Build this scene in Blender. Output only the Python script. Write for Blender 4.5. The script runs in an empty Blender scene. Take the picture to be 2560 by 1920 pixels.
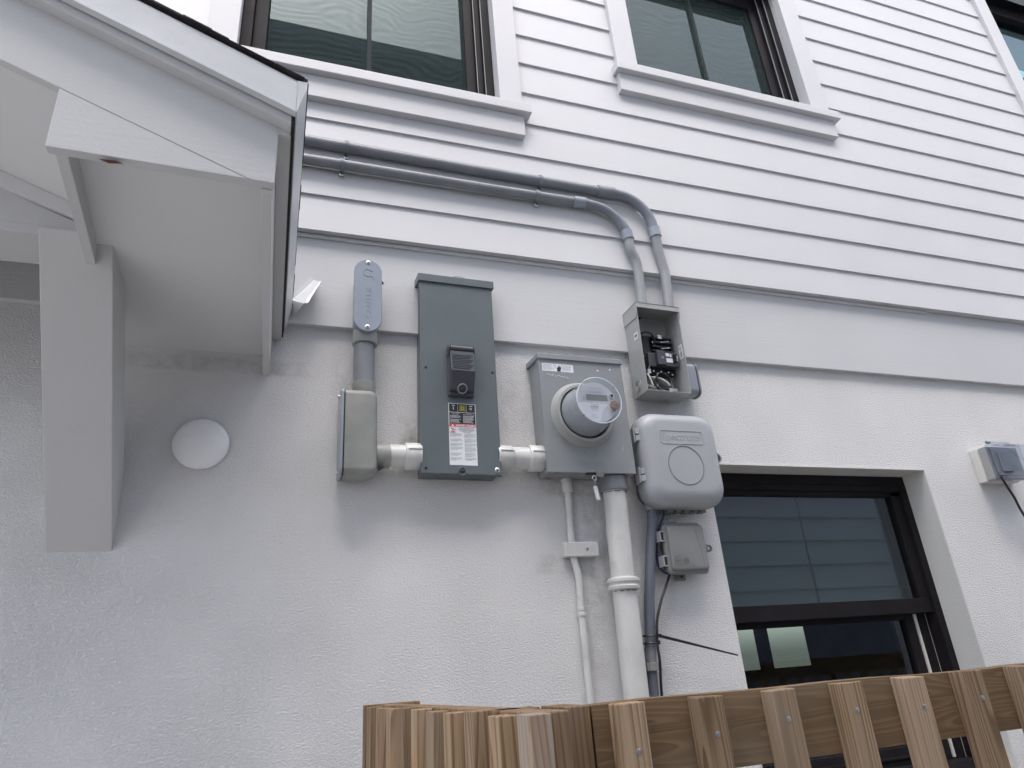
import bpy, bmesh, math, random
from mathutils import Vector, Matrix
random.seed(7)
R = math.radians
scene = bpy.context.scene
C = scene.collection
# ------------------------------------------------------------------ camera
cd = bpy.data.cameras.new('camera'); cam = bpy.data.objects.new('camera', cd); C.objects.link(cam)
right = Vector((0.94690741, -0.31385105, -0.06974155))
down = Vector((0.06175738, 0.39043983, -0.91855472))
fwd = Vector((0.31551924, 0.86547921, 0.38909299))
up, back = -down, -fwd
cam.matrix_world = Matrix(((right.x, up.x, back.x, 0), (right.y, up.y, back.y, -2.0),
                           (right.z, up.z, back.z, 1.6), (0, 0, 0, 1)))
cd.sensor_width = 36; cd.lens = 23.965; cd.clip_start = 0.02; cd.clip_end = 500
scene.camera = cam
# ------------------------------------------------------------------ world, sun, exposure
w = bpy.data.worlds.new('World'); scene.world = w; w.use_nodes = True
nt = w.node_tree; bg = nt.nodes['Background']
sky = nt.nodes.new('ShaderNodeTexSky'); sky.sky_type = 'NISHITA'; sky.sun_disc = False
SUN_EL, SUN_AZ = R(62), R(188)
sky.sun_elevation = SUN_EL; sky.sun_rotation = SUN_AZ
sky.air_density = 1.0; sky.dust_density = 4.0; sky.ozone_density = 1.0
hs = nt.nodes.new('ShaderNodeHueSaturation'); hs.inputs['Saturation'].default_value = 0.62
nt.links.new(sky.outputs[0], hs.inputs['Color']); nt.links.new(hs.outputs[0], bg.inputs['Color'])
bg.inputs['Strength'].default_value = 0.15
sl = bpy.data.lights.new('sun', 'SUN'); sl.energy = 0.6; sl.angle = R(85); sl.color = (1, .98, .96)
so = bpy.data.objects.new('sun', sl); C.objects.link(so)
# direction towards the sun
sd = Vector((math.sin(SUN_AZ) * math.cos(SUN_EL), math.cos(SUN_AZ) * math.cos(SUN_EL), math.sin(SUN_EL)))
so.rotation_euler = sd.to_track_quat('Z', 'Y').to_euler(); so.location = (0, -6, 12)
scene.view_settings.view_transform = 'Standard'; scene.view_settings.look = 'None'
scene.view_settings.gamma = 1; scene.view_settings.exposure = 1.64
scene.render.resolution_x = 1024; scene.render.resolution_y = 768
scene.cycles.max_bounces = 10; scene.cycles.transparent_max_bounces = 16

# ------------------------------------------------------------------ materials
def newmat(name):
    m = bpy.data.materials.new(name); m.use_nodes = True
    return m, m.node_tree, m.node_tree.nodes['Principled BSDF']
def mixc(t, fac, a, b, mode='MIX'):
    n = t.nodes.new('ShaderNodeMix'); n.data_type = 'RGBA'; n.blend_type = mode
    for i, v in ((0, fac), (6, a), (7, b)):
        if isinstance(v, bpy.types.NodeSocket): t.links.new(v, n.inputs[i])
        else: n.inputs[i].default_value = v if i == 0 else (*v, 1)
    return n.outputs[2]
def noise(t, scale, detail=4, vec=None, rough=.5, dist=0):
    n = t.nodes.new('ShaderNodeTexNoise'); n.inputs['Scale'].default_value = scale
    n.inputs['Detail'].default_value = detail; n.inputs['Roughness'].default_value = rough
    n.inputs['Distortion'].default_value = dist
    if vec is not None: t.links.new(vec, n.inputs['Vector'])
    return n.outputs['Fac']
def ramp(t, fac, stops):
    n = t.nodes.new('ShaderNodeValToRGB'); e = n.color_ramp.elements
    while len(e) < len(stops): e.new(.5)
    for k, (p, c) in zip(e, stops):
        k.position = p; k.color = (*c, 1) if isinstance(c, tuple) else (c, c, c, 1)
    t.links.new(fac, n.inputs[0]); return n.outputs[0]
def coords(t, scale=(1, 1, 1), world=False, rand=False):
    if world:
        g = t.nodes.new('ShaderNodeNewGeometry'); v = g.outputs['Position']
    else:
        g = t.nodes.new('ShaderNodeTexCoord'); v = g.outputs['Object']
    m = t.nodes.new('ShaderNodeMapping'); m.inputs['Scale'].default_value = scale
    t.links.new(v, m.inputs['Vector'])
    if rand:
        oi = t.nodes.new('ShaderNodeObjectInfo'); mu = t.nodes.new('ShaderNodeMath'); mu.operation = 'MULTIPLY'
        mu.inputs[1].default_value = 37; t.links.new(oi.outputs['Random'], mu.inputs[0])
        t.links.new(mu.outputs[0], m.inputs['Location'])
    return m.outputs[0]
def bump(t, b, h, strength, dist, prev=None):
    n = t.nodes.new('ShaderNodeBump'); n.inputs['Strength'].default_value = strength
    n.inputs['Distance'].default_value = dist; t.links.new(h, n.inputs['Height'])
    if prev is not None: t.links.new(prev, n.inputs['Normal'])
    t.links.new(n.outputs[0], b.inputs['Normal']); return n.outputs[0]
def paint(name, col, rough=.5, metal=0, var=.06, vs=6, bs=0, bd=.0005, bscale=300, dirt=0, spec=.5):
    """a painted / moulded surface with slight colour variation, fine bump and grime"""
    m, t, b = newmat(name); v = coords(t)
    c2 = tuple(max(0, x * (1 - var * 2)) for x in col); c1 = tuple(min(1, x * (1 + var)) for x in col)
    o = mixc(t, ramp(t, noise(t, vs, 5, v), [(.3, 0.), (.7, 1.)]), c2, c1)
    if dirt:
        g = ramp(t, noise(t, 22, 8, v, .7), [(.55, 0.), (.8, 1.)])
        mu = t.nodes.new('ShaderNodeMath'); mu.operation = 'MULTIPLY'; mu.inputs[1].default_value = dirt
        t.links.new(g, mu.inputs[0])
        o = mixc(t, mu.outputs[0], o, tuple(x * .45 for x in col))
    t.links.new(o, b.inputs['Base Color'])
    rr = t.nodes.new('ShaderNodeMapRange'); rr.inputs['To Min'].default_value = max(.05, rough - .08)
    rr.inputs['To Max'].default_value = min(1, rough + .1)
    t.links.new(noise(t, vs * 5, 4, v), rr.inputs['Value']); t.links.new(rr.outputs[0], b.inputs['Roughness'])
    b.inputs['Metallic'].default_value = metal; b.inputs['Specular IOR Level'].default_value = spec
    if bs: bump(t, b, noise(t, bscale, 3, v), bs, bd)
    return m
def stucco():
    m, t, b = newmat('painted_stucco'); v = coords(t, world=True)
    patch = noise(t, 1.6, 3, v)
    o = mixc(t, ramp(t, noise(t, 3, 5, v), [(.3, 0.), (.7, 1.)]), (.74, .74, .743), (.80, .796, .796))
    # little dark pits and dust specks
    vo = t.nodes.new('ShaderNodeTexVoronoi'); vo.inputs['Scale'].default_value = 55; t.links.new(v, vo.inputs['Vector'])
    pit = ramp(t, vo.outputs['Distance'], [(.02, 1.), (.10, 0.)])
    sp = ramp(t, noise(t, 7, 4, v), [(.5, 0.), (.68, 1.)])
    mu = t.nodes.new('ShaderNodeMath'); mu.operation = 'MULTIPLY'; t.links.new(pit, mu.inputs[0]); t.links.new(sp, mu.inputs[1])
    o = mixc(t, mu.outputs[0], o, (.40, .40, .41))
    sx = t.nodes.new('ShaderNodeSeparateXYZ'); t.links.new(v, sx.inputs[0])
    def mth(op, a, b2, c=None):
        n = t.nodes.new('ShaderNodeMath'); n.operation = op; n.use_clamp = op in ('MULTIPLY_ADD', 'SUBTRACT')
        for i, q in enumerate((a, b2) if c is None else (a, b2, c)):
            if isinstance(q, bpy.types.NodeSocket): t.links.new(q, n.inputs[i])
            else: n.inputs[i].default_value = q
        return n.outputs[0]
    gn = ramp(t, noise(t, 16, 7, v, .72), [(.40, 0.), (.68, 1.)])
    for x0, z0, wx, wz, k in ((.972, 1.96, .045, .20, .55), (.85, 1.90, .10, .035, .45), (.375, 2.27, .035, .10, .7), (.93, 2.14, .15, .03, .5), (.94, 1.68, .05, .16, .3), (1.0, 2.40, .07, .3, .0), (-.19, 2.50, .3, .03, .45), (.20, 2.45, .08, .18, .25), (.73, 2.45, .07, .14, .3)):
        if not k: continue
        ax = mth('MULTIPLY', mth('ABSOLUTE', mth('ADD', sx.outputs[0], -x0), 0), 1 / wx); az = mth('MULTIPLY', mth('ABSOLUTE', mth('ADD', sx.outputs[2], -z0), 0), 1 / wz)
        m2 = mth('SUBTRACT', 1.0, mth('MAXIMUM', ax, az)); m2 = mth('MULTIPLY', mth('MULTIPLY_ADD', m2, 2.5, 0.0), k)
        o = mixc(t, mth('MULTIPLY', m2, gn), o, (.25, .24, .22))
    t.links.new(o, b.inputs['Base Color']); b.inputs['Roughness'].default_value = .82
    b.inputs['Specular IOR Level'].default_value = .2
    vs = coords(t, (.62, 1, 1), world=True)
    h1 = noise(t, 215, 4, vs, .66, .2); h2 = noise(t, 400, 3, v, .6)
    h1r = ramp(t, h1, [(.36, 0.), (.56, .8), (.75, 1.)])
    ad = t.nodes.new('ShaderNodeMath'); ad.operation = 'MULTIPLY_ADD'; ad.inputs[1].default_value = .45
    t.links.new(h2, ad.inputs[0]); t.links.new(h1r, ad.inputs[2])
    n1 = bump(t, b, patch, .5, .01)
    am = t.nodes.new('ShaderNodeMath'); am.operation = 'MULTIPLY'; t.links.new(ad.outputs[0], am.inputs[0])
    t.links.new(ramp(t, noise(t, 5, 3, v), [(.3, .62), (.7, 1.)]), am.inputs[1])
    bump(t, b, am.outputs[0], .9, .0031, n1)
    return m
def board(name, col=(.74, .745, .77), bs=.35, sc=90, rough=.5, streak=False):
    """painted fibre-cement / timber trim, faint grain along x"""
    m, t, b = newmat(name); v = coords(t, world=True)
    v2 = coords(t, (3, 25, 60), world=True)
    o = mixc(t, ramp(t, noise(t, 2.2, 5, v), [(.3, 0.), (.75, 1.)]), tuple(x * .95 for x in col), col)
    if streak:
        o = mixc(t, ramp(t, noise(t, 35, 6, v, .7), [(.66, 0.), (.8, .5)]), o, tuple(x * .6 for x in col))
    t.links.new(o, b.inputs['Base Color']); b.inputs['Roughness'].default_value = rough
    b.inputs['Specular IOR Level'].default_value = .35
    ad = t.nodes.new('ShaderNodeMath'); ad.operation = 'ADD'
    t.links.new(noise(t, sc, 4, v), ad.inputs[0]); t.links.new(noise(t, 2.5, 3, v2), ad.inputs[1])
    bump(t, b, ad.outputs[0], bs, .0012)
    return m
def wood(name, light, dark, axis='z', rings=9):
    """pressure treated pine: growth rings as contour lines of a stretched noise, plus fine fibres"""
    m, t, b = newmat(name)
    v = coords(t, {'z': (15, 15, .55), 'x': (1.1, 22, 22)}[axis], rand=True)
    vf = coords(t, {'z': (330, 330, 5), 'x': (5, 330, 330)}[axis], rand=True)
    def mth(op, a, b2):
        n = t.nodes.new('ShaderNodeMath'); n.operation = op
        for i, q in enumerate((a, b2)):
            if isinstance(q, bpy.types.NodeSocket): t.links.new(q, n.inputs[i])
            else: n.inputs[i].default_value = q
        return n.outputs[0]
    n0 = noise(t, 1.0, 1.5, v, .35, .25)
    saw = mth('FRACT', mth('MULTIPLY', n0, rings * 2.2), 0)
    g = ramp(t, saw, [(0., .0), (.5, .22), (.80, .95), (.93, 1.), (1., .0)])
    o = mixc(t, g, light, dark)
    o = mixc(t, ramp(t, noise(t, 1, 3, vf), [(.35, 0.), (.72, .5)]), o, tuple(x * .75 for x in dark))
    pt = coords(t, (7, 7, 2.2) if axis == 'z' else (2.2, 7, 7), rand=True)
    o = mixc(t, ramp(t, noise(t, 1, 4, pt), [(.48, 0.), (.74, .65)]), o, tuple(.5 * a + .5 * c for a, c in zip((.30, .27, .235), light)))
    o = mixc(t, ramp(t, noise(t, 1.7, 3, pt), [(.60, 0.), (.75, .55)]), o, (.36, .20, .08))
    kv = coords(t, (9, 9, 2.4) if axis == 'z' else (2.4, 9, 9), rand=True)
    vo = t.nodes.new('ShaderNodeTexVoronoi'); vo.inputs['Scale'].default_value = 1; t.links.new(kv, vo.inputs['Vector'])
    o = mixc(t, ramp(t, vo.outputs['Distance'], [(.03, .85), (.09, 0.)]), o, (.05, .028, .018))
    oi = t.nodes.new('ShaderNodeObjectInfo')
    h = t.nodes.new('ShaderNodeHueSaturation'); mr = t.nodes.new('ShaderNodeMapRange')
    mr.inputs['To Min'].default_value = .74; mr.inputs['To Max'].default_value = 1.2
    t.links.new(oi.outputs['Random'], mr.inputs['Value']); t.links.new(mr.outputs[0], h.inputs['Value'])
    t.links.new(o, h.inputs['Color']); t.links.new(h.outputs[0], b.inputs['Base Color'])
    b.inputs['Roughness'].default_value = .72; b.inputs['Specular IOR Level'].default_value = .25
    n1 = bump(t, b, saw, .35, .0008); bump(t, b, noise(t, 1, 3, vf), .4, .0004, n1)
    return m
def glass(name, tint, ior=1.75, rough=.0, wav=0, gcol=(1, 1, 1)):
    m = bpy.data.materials.new(name); m.use_nodes = True; t = m.node_tree; t.nodes.clear()
    out = t.nodes.new('ShaderNodeOutputMaterial'); mx = t.nodes.new('ShaderNodeMixShader')
    gl = t.nodes.new('ShaderNodeBsdfGlossy'); gl.inputs['Roughness'].default_value = rough; gl.inputs['Color'].default_value = (*gcol, 1)
    tr = t.nodes.new('ShaderNodeBsdfTransparent'); tr.inputs['Color'].default_value = (*tint, 1)
    lw = t.nodes.new('ShaderNodeLayerWeight'); lw.inputs['Blend'].default_value = .5      # facing = 1 - |cos|
    pw = t.nodes.new('ShaderNodeMath'); pw.operation = 'POWER'; pw.inputs[1].default_value = 5
    t.links.new(lw.outputs['Facing'], pw.inputs[0]); f0 = ((ior - 1) / (ior + 1)) ** 2
    fr = t.nodes.new('ShaderNodeMath'); fr.operation = 'MULTIPLY_ADD'; fr.inputs[1].default_value = 1 - f0; fr.inputs[2].default_value = f0
    t.links.new(pw.outputs[0], fr.inputs[0]); t.links.new(fr.outputs[0], mx.inputs[0]); t.links.new(tr.outputs[0], mx.inputs[1]); t.links.new(gl.outputs[0], mx.inputs[2])
    t.links.new(mx.outputs[0], out.inputs[0])
    if wav:
        v = coords(t, world=True); bn = t.nodes.new('ShaderNodeBump'); bn.inputs['Strength'].default_value = wav
        bn.inputs['Distance'].default_value = .01; t.links.new(noise(t, 2.2, 1, v), bn.inputs['Height'])
        t.links.new(bn.outputs[0], gl.inputs['Normal'])
    return m
def screen_mat():
    """insect screen: a fine mesh, with the moire ripple painted in as waves of density"""
    m = bpy.data.materials.new('insect_screen_mesh'); m.use_nodes = True; t = m.node_tree; t.nodes.clear()
    out = t.nodes.new('ShaderNodeOutputMaterial'); mx = t.nodes.new('ShaderNodeMixShader')
    df = t.nodes.new('ShaderNodeBsdfDiffuse'); df.inputs['Color'].default_value = (.085, .12, .115, 1)
    tr = t.nodes.new('ShaderNodeBsdfTransparent')
    v = coords(t, world=True)
    wv = t.nodes.new('ShaderNodeTexWave'); wv.bands_direction = 'Z'; wv.inputs['Scale'].default_value = 9
    wv.inputs['Distortion'].default_value = 24; wv.inputs['Detail'].default_value = 1.6
    wv.inputs['Detail Scale'].default_value = .42; t.links.new(v, wv.inputs['Vector'])
    g = ramp(t, wv.outputs['Fac'], [(0., .20), (.5, .26), (1., .32)])  # wave bands imitate the moire ripple
    t.links.new(g, mx.inputs[0]); t.links.new(tr.outputs[0], mx.inputs[1]); t.links.new(df.outputs[0], mx.inputs[2])
    t.links.new(mx.outputs[0], out.inputs[0]); return m

M = {}
M['stucco'] = stucco()
M['siding'] = board('painted_lap_siding', (.60, .603, .618), .12, 60)
M['dripedge'] = board('board_underside_shade', (.60, .59, .61), .2, 60)  # underside tone stands in for the shadow lines, close to the siding colour
M['band'] = board('painted_band_board', (.57, .575, .585), .35, 150)
M['trim'] = board('painted_window_trim', (.60, .60, .615), .35, 110)
M['hood'] = board('painted_canopy_board', (.55, .55, .55), .35, 120, streak=True)
M['soffit'] = board('painted_canopy_soffit', (.66, .66, .665), .15, 40)
M['reveal'] = board('painted_smooth_reveal', (.68, .675, .65), .5, 160)
M['metalwhite'] = paint('white_coated_metal', (.60, .61, .62), .32, .0, .04, 8, dirt=.25)
M['shingle'] = paint('black_asphalt_shingle', (.03, .028, .03), .95, 0, .3, 40, 1, .003, 120)
M['frame'] = paint('bronze_window_frame', (.0155, .0135, .0160), .6, .0, .12, 8, .1, spec=.14)
M['void'] = paint('gap_black', (.008, .008, .009), .7)  # flat black standing in for the dark of the open eave gap
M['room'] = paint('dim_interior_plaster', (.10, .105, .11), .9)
M['shade'] = paint('roller_shade_fabric', (.10, .15, .135), .95, 0, .1, 20)
M['glass'] = glass('window_pane_glass', (.60, .74, .68), 1.85, .0, .02, (.76, .86, 1))
M['glassup'] = glass('upper_window_pane_glass', (.45, .62, .58), 1.62, .0, .02, (.76, .90, .95))
M['screen'] = screen_mat()
M['boxdark'] = paint('dark_grey_enamel', (.112, .136, .145), .38, 0, .05, 5, .15, .0004, 400, dirt=.15)
M['boxmid'] = paint('mid_grey_enamel', (.25, .265, .275), .40, 0, .05, 5, .15, .0004, 400, dirt=.3)
M['boxlight'] = paint('light_grey_enamel', (.35, .355, .35), .42, 0, .05, 5, .15, .0004, 300, dirt=.3)
M['pvc'] = paint('grey_pvc_conduit', (.215, .225, .245), .42, 0, .07, 8, .1, .0003, 200, dirt=.2)
M['pvcblue'] = paint('blue_grey_pvc', (.27, .31, .37), .38, 0, .04, 10, .05, dirt=.1)
M['pvcbeige'] = paint('weathered_grey_pvc', (.29, .30, .28), .42, 0, .12, 9, .1, dirt=.35)
M['pvcoupl'] = paint('pale_grey_pvc_coupling', (.28, .31, .36), .35, 0, .05, 10)
M['whitepvc'] = paint('white_painted_pvc', (.60, .60, .585), .38, 0, .06, 7, .35, .0008, 90, dirt=.45)
M['cable_box'] = paint('grey_moulded_plastic', (.37, .385, .405), .40, 0, .03, 4, .25, .0003, 500)
M['cable_dark'] = paint('grey_moulded_plastic_base', (.21, .215, .22), .5, 0, .06, 6)
M['tii'] = paint('taupe_grey_plastic', (.215, .22, .218), .42, 0, .05, 5, .2, .0003, 400, dirt=.1)
M['black'] = paint('black_plastic', (.012, .012, .013), .38, 0, .1)
M['cover'] = paint('charcoal_plastic', (.065, .067, .078), .36, 0, .08, 10)
M['steel'] = paint('zinc_steel', (.62, .64, .66), .28, .9, .1, 40)
M['cream'] = paint('cream_plastic', (.66, .65, .60), .4, 0, .04, 9, dirt=.2)
M['labelwhite'] = paint('white_label_vinyl', (.72, .74, .78), .4)
M['labelblack'] = paint('black_label_ink', (.02, .02, .022), .45)
M['labelgrey'] = paint('grey_label_ink', (.25, .27, .29), .5)
M['red'] = paint('red_label_ink', (.62, .06, .055), .45)
M['yellow'] = paint('yellow_label_ink', (.62, .56, .06), .45)
M['face'] = paint('meter_face_grey', (.50, .51, .54), .5)
M['faceplate'] = paint('meter_nameplate', (.62, .64, .68), .45)
M['lcd'] = paint('meter_display', (.19, .215, .205), .3)
M['bronze'] = paint('brown_knob_plastic', (.24, .16, .11), .45, 0, .2, 60)
M['bluecable'] = paint('blue_cable_jacket', (.03, .06, .16), .4)
M['pinelight'] = wood('treated_pine', (.40, .285, .18), (.20, .125, .068), 'z', 14)
M['pinegrey'] = wood('weathered_treated_pine', (.45, .38, .32), (.27, .19, .13), 'z')
M['pinerail'] = wood('treated_pine_rail', (.175, .112, .058), (.27, .18, .10), 'x', 10)
M['pinestile'] = wood('treated_pine_stile', (.26, .175, .10), (.14, .085, .045), 'z')
M['clear'] = glass('clear_polycarbonate', (.92, .94, .96), 1.6, .05)
M['clearthick'] = glass('clear_cover_plastic', (.86, .88, .92), 1.55, .08)
M['ground'] = paint('pale_concrete_and_gravel_ground', (.46, .45, .435), .95, 0, .2, 12, .8, .01, 60)
M['nsiding'] = board('neighbour_lap_siding', (.74, .75, .77), .1)

# ------------------------------------------------------------------ mesh helpers
class MB:
    def __init__(s): s.bm = bmesh.new(); s.sm = False
    def face(s, pts):
        return s.bm.faces.new([s.bm.verts.new(p) for p in pts])
    def box(s, x0, x1, y0, y1, z0, z1):
        v = [s.bm.verts.new((x, y, z)) for x in (x0, x1) for y in (y0, y1) for z in (z0, z1)]
        for q in ((0, 1, 3, 2), (4, 6, 7, 5), (0, 4, 5, 1), (2, 3, 7, 6), (0, 2, 6, 4), (1, 5, 7, 3)):
            s.bm.faces.new([v[i] for i in q])
        return s
    def prism(s, pts, d):
        """closed outline (3-D points) pushed along vector d"""
        d = Vector(d); a = [s.bm.verts.new(p) for p in pts]; b = [s.bm.verts.new(Vector(p) + d) for p in pts]
        s.bm.faces.new(a); s.bm.faces.new(b[::-1]); n = len(a)
        for i in range(n): s.bm.faces.new((a[i], b[i], b[(i + 1) % n], a[(i + 1) % n]))
        return s
    def loft(s, rings, cap0=True, cap1=True):
        rs = [[s.bm.verts.new(p) for p in r] for r in rings]; n = len(rs[0])
        for a, b in zip(rs, rs[1:]):
            for i in range(n): s.bm.faces.new((a[i], a[(i + 1) % n], b[(i + 1) % n], b[i]))
        if cap0: s.bm.faces.new(rs[0][::-1])
        if cap1: s.bm.faces.new(rs[-1])
        return s
    def lathe(s, c, ax, prof, n=48, cap0=True, cap1=True):
        """prof: list of (distance along ax, radius)"""
        ax = Vector(ax).normalized(); u = ax.orthogonal().normalized(); v = ax.cross(u); c = Vector(c)
        s.sm = True
        return s.loft([[c + ax * h + (u * math.cos(2 * math.pi * i / n) + v * math.sin(2 * math.pi * i / n)) * r
                        for i in range(n)] for h, r in prof], cap0, cap1)
    def cyl(s, a, b, r, n=32, r2=None):
        a = Vector(a); b = Vector(b)
        return s.lathe(a, b - a, [(0, r), ((b - a).length, r if r2 is None else r2)], n)
    def tube(s, pts, r, n=20, smooth=6, cap=True):
        P = [Vector(p) for p in pts]
        if smooth and len(P) > 2:                        # Catmull-Rom
            Q = []
            E = [P[0] * 2 - P[1]] + P + [P[-1] * 2 - P[-2]]
            for i in range(1, len(E) - 2):
                p0, p1, p2, p3 = E[i - 1:i + 3]
                for k in range(smooth):
                    t = k / smooth
                    Q.append(.5 * ((2 * p1) + (p2 - p0) * t + (2 * p0 - 5 * p1 + 4 * p2 - p3) * t * t + (3 * p1 - p0 - 3 * p2 + p3) * t ** 3))
            P = Q + [P[-1]]
        u = None; rings = []
        for i, p in enumerate(P):
            d = (P[min(i + 1, len(P) - 1)] - P[max(i - 1, 0)]).normalized()
            if u is None: u = d.orthogonal().normalized()
            u = (u - d * u.dot(d)).normalized(); v = d.cross(u)
            rings.append([p + (u * math.cos(2 * math.pi * k / n) + v * math.sin(2 * math.pi * k / n)) * r for k in range(n)])
        s.sm = True
        return s.loft(rings, cap, cap)
    def ring(s, c, ax, R_, r, n=48, m=10, a0=0, a1=2 * math.pi):
        ax = Vector(ax).normalized(); u = ax.orthogonal().normalized(); v = ax.cross(u); c = Vector(c); s.sm = True
        full = abs(a1 - a0 - 2 * math.pi) < 1e-6
        rs = []
        for i in range(n if full else n + 1):
            a = a0 + (a1 - a0) * i / n; d = u * math.cos(a) + v * math.sin(a)
            rs.append([c + d * (R_ + r * math.cos(2 * math.pi * k / m)) + ax * r * math.sin(2 * math.pi * k / m) for k in range(m)])
        if full: rs.append(rs[0])
        V = [[s.bm.verts.new(p) for p in q] for q in (rs[:-1] if full else rs)]
        if full: V.append(V[0])
        for a, b in zip(V, V[1:]):
            for i in range(m): s.bm.faces.new((a[i], a[(i + 1) % m], b[(i + 1) % m], b[i]))
        return s
def rrect(x0, x1, z0, z1, r, y, n=8):
    """rounded rectangle in the wall plane, counter-clockwise seen from -y"""
    o = []
    for cx, cz, a in ((x1 - r, z0 + r, -90), (x1 - r, z1 - r, 0), (x0 + r, z1 - r, 90), (x0 + r, z0 + r, 180)):
        for k in range(n + 1):
            t = R(a + 90 * k / n); o.append(Vector((cx + r * math.cos(t), y, cz + r * math.sin(t))))
    return o
def finish(name, mb, mat, parent=None, bevel=0, smooth=None):
    bm = mb.bm if isinstance(mb, MB) else mb
    bmesh.ops.remove_doubles(bm, verts=bm.verts, dist=1e-6)
    bmesh.ops.recalc_face_normals(bm, faces=bm.faces)
    me = bpy.data.meshes.new(name)
    root = parent
    if parent is None:
        xs = [v.co for v in bm.verts]
        o3 = Vector(((min(v.x for v in xs) + max(v.x for v in xs)) / 2, max(v.y for v in xs), min(v.z for v in xs)))
    else:
        while root.parent: root = root.parent
        o3 = root.get('o3v') and Vector(root['o3v']) or Vector((0, 0, 0))
    bmesh.ops.translate(bm, verts=bm.verts, vec=-o3)
    if (mb.sm if smooth is None else smooth):
        for f in bm.faces: f.smooth = True
    bm.to_mesh(me); bm.free()
    ob = bpy.data.objects.new(name, me); C.objects.link(ob); me.materials.append(mat)
    if parent is None: ob.location = o3; ob['o3v'] = tuple(o3)
    else: ob.parent = parent
    if (mb.sm if smooth is None else smooth):
        try: me.set_sharp_from_angle(angle=R(38))
        except Exception: pass
    if bevel:
        bv = ob.modifiers.new('bevel', 'BEVEL'); bv.width = bevel; bv.segments = 2; bv.limit_method = 'ANGLE'; bv.angle_limit = R(40)
    return ob
def tag(o, label=None, cat=None, group=None, kind=None):
    for k, v in (('label', label), ('category', cat), ('group', group), ('kind', kind)):
        if v: o[k] = v
    return o
def thing(name, loc, label, cat, group=None, rz=0):
    o = bpy.data.objects.new(name, None); C.objects.link(o); o.location = loc; o['o3v'] = tuple(loc)
    o.empty_display_size = .05
    return tag(o, label, cat, group)
def text_bm(txt, x, z, size, y=0, extrude=0, align='CENTER', wmax=None, rot=0, bold=0, spacing=1, mb=None, axis='front'):
    """lettering in the wall plane, read from -y; x,z = anchor"""
    cu = bpy.data.curves.new('t', 'FONT'); cu.body = txt; cu.size = size; cu.align_x = align; cu.align_y = 'CENTER'
    cu.resolution_u = 2; cu.offset = bold; cu.space_character = spacing
    to = bpy.data.objects.new('t', cu); me = bpy.data.meshes.new_from_object(to)
    mb = mb or MB(); s = 1.0
    xs = [v.co.x for v in me.vertices] or [0]; wd = max(xs) - min(xs)
    if wmax and wd > wmax: s = wmax / wd
    ca, sa = math.cos(rot), math.sin(rot); V = []
    for v in me.vertices:
        a, b = v.co.x * s, v.co.y * (s if not wmax else 1)
        V.append((a * ca - b * sa, a * sa + b * ca))
    if extrude:
        f0 = [mb.bm.verts.new((x + a, y - extrude, z + b)) for a, b in V]
        f1 = [mb.bm.verts.new((x + a, y, z + b)) for a, b in V]
        cnt = {}
        for p in me.polygons:
            vs = list(p.vertices)
            try: mb.bm.faces.new([f0[i] for i in vs])
            except ValueError: continue
            for i in range(len(vs)):
                e = (vs[i], vs[(i + 1) % len(vs)]); cnt[tuple(sorted(e))] = cnt.get(tuple(sorted(e)), 0) + 1
        for (i, j), c in cnt.items():
            if c == 1:
                try: mb.bm.faces.new((f0[i], f0[j], f1[j], f1[i]))
                except ValueError: pass
    else:
        f0 = [mb.bm.verts.new((x + a, y, z + b)) for a, b in V]
        for p in me.polygons:
            try: mb.bm.faces.new([f0[i] for i in p.vertices])
            except ValueError: pass
    bpy.data.objects.remove(to); bpy.data.meshes.remove(me); bpy.data.curves.remove(cu)
    return mb
def screw(name, x, y, z, r, parent, mat=None, recess=True):
    o = finish(name, MB().lathe((x, y, z), (0, -1, 0), [(-.001, r), (.0008, r), (.0022, r * .72), (.0027, r * .35)], 20), mat or M['steel'], parent)
    if recess:
        finish('recess', MB().box(x - r * .45, x + r * .45, y - .0032, y - .002, z - r * .12, z + r * .12).box(
            x - r * .12, x + r * .12, y - .0033, y - .0021, z - r * .45, z + r * .45), M['black'], o)
    return o

# ------------------------------------------------------------------ ground
g = MB(); g.face([(-60, -60, 0), (60, -60, 0), (60, 60, 0), (-60, 60, 0)])
tag(finish('ground', g, M['ground']), 'gravelly ground of the side yard', None, None, 'structure')

# ------------------------------------------------------------------ the white house
house = thing('white_house', (0, 0, 0), 'white two-storey house with stucco below and lap siding above', 'house')
W4 = (1.44, 2.467, 1.17, 2.237)
def sheet(mb, y, X0, X1, Z0, Z1, holes, yz=None):
    xs = sorted({X0, X1} | {h[i] for h in holes for i in (0, 1) if X0 < h[i] < X1})
    zs = sorted({Z0, Z1} | {h[i] for h in holes for i in (2, 3) if Z0 < h[i] < Z1})
    for a, b in zip(xs, xs[1:]):
        for c, d in zip(zs, zs[1:]):
            mx, mz = (a + b) / 2, (c + d) / 2
            if any(h[0] < mx < h[1] and h[2] < mz < h[3] for h in holes): continue
            y0 = yz(c) if yz else y; y1 = yz(d) if yz else y
            mb.face([(a, y0, c), (b, y0, c), (b, y1, d), (a, y1, d)])
s = MB(); sheet(s, 0, -7, 10, 0, 2.70, [W4])
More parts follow.
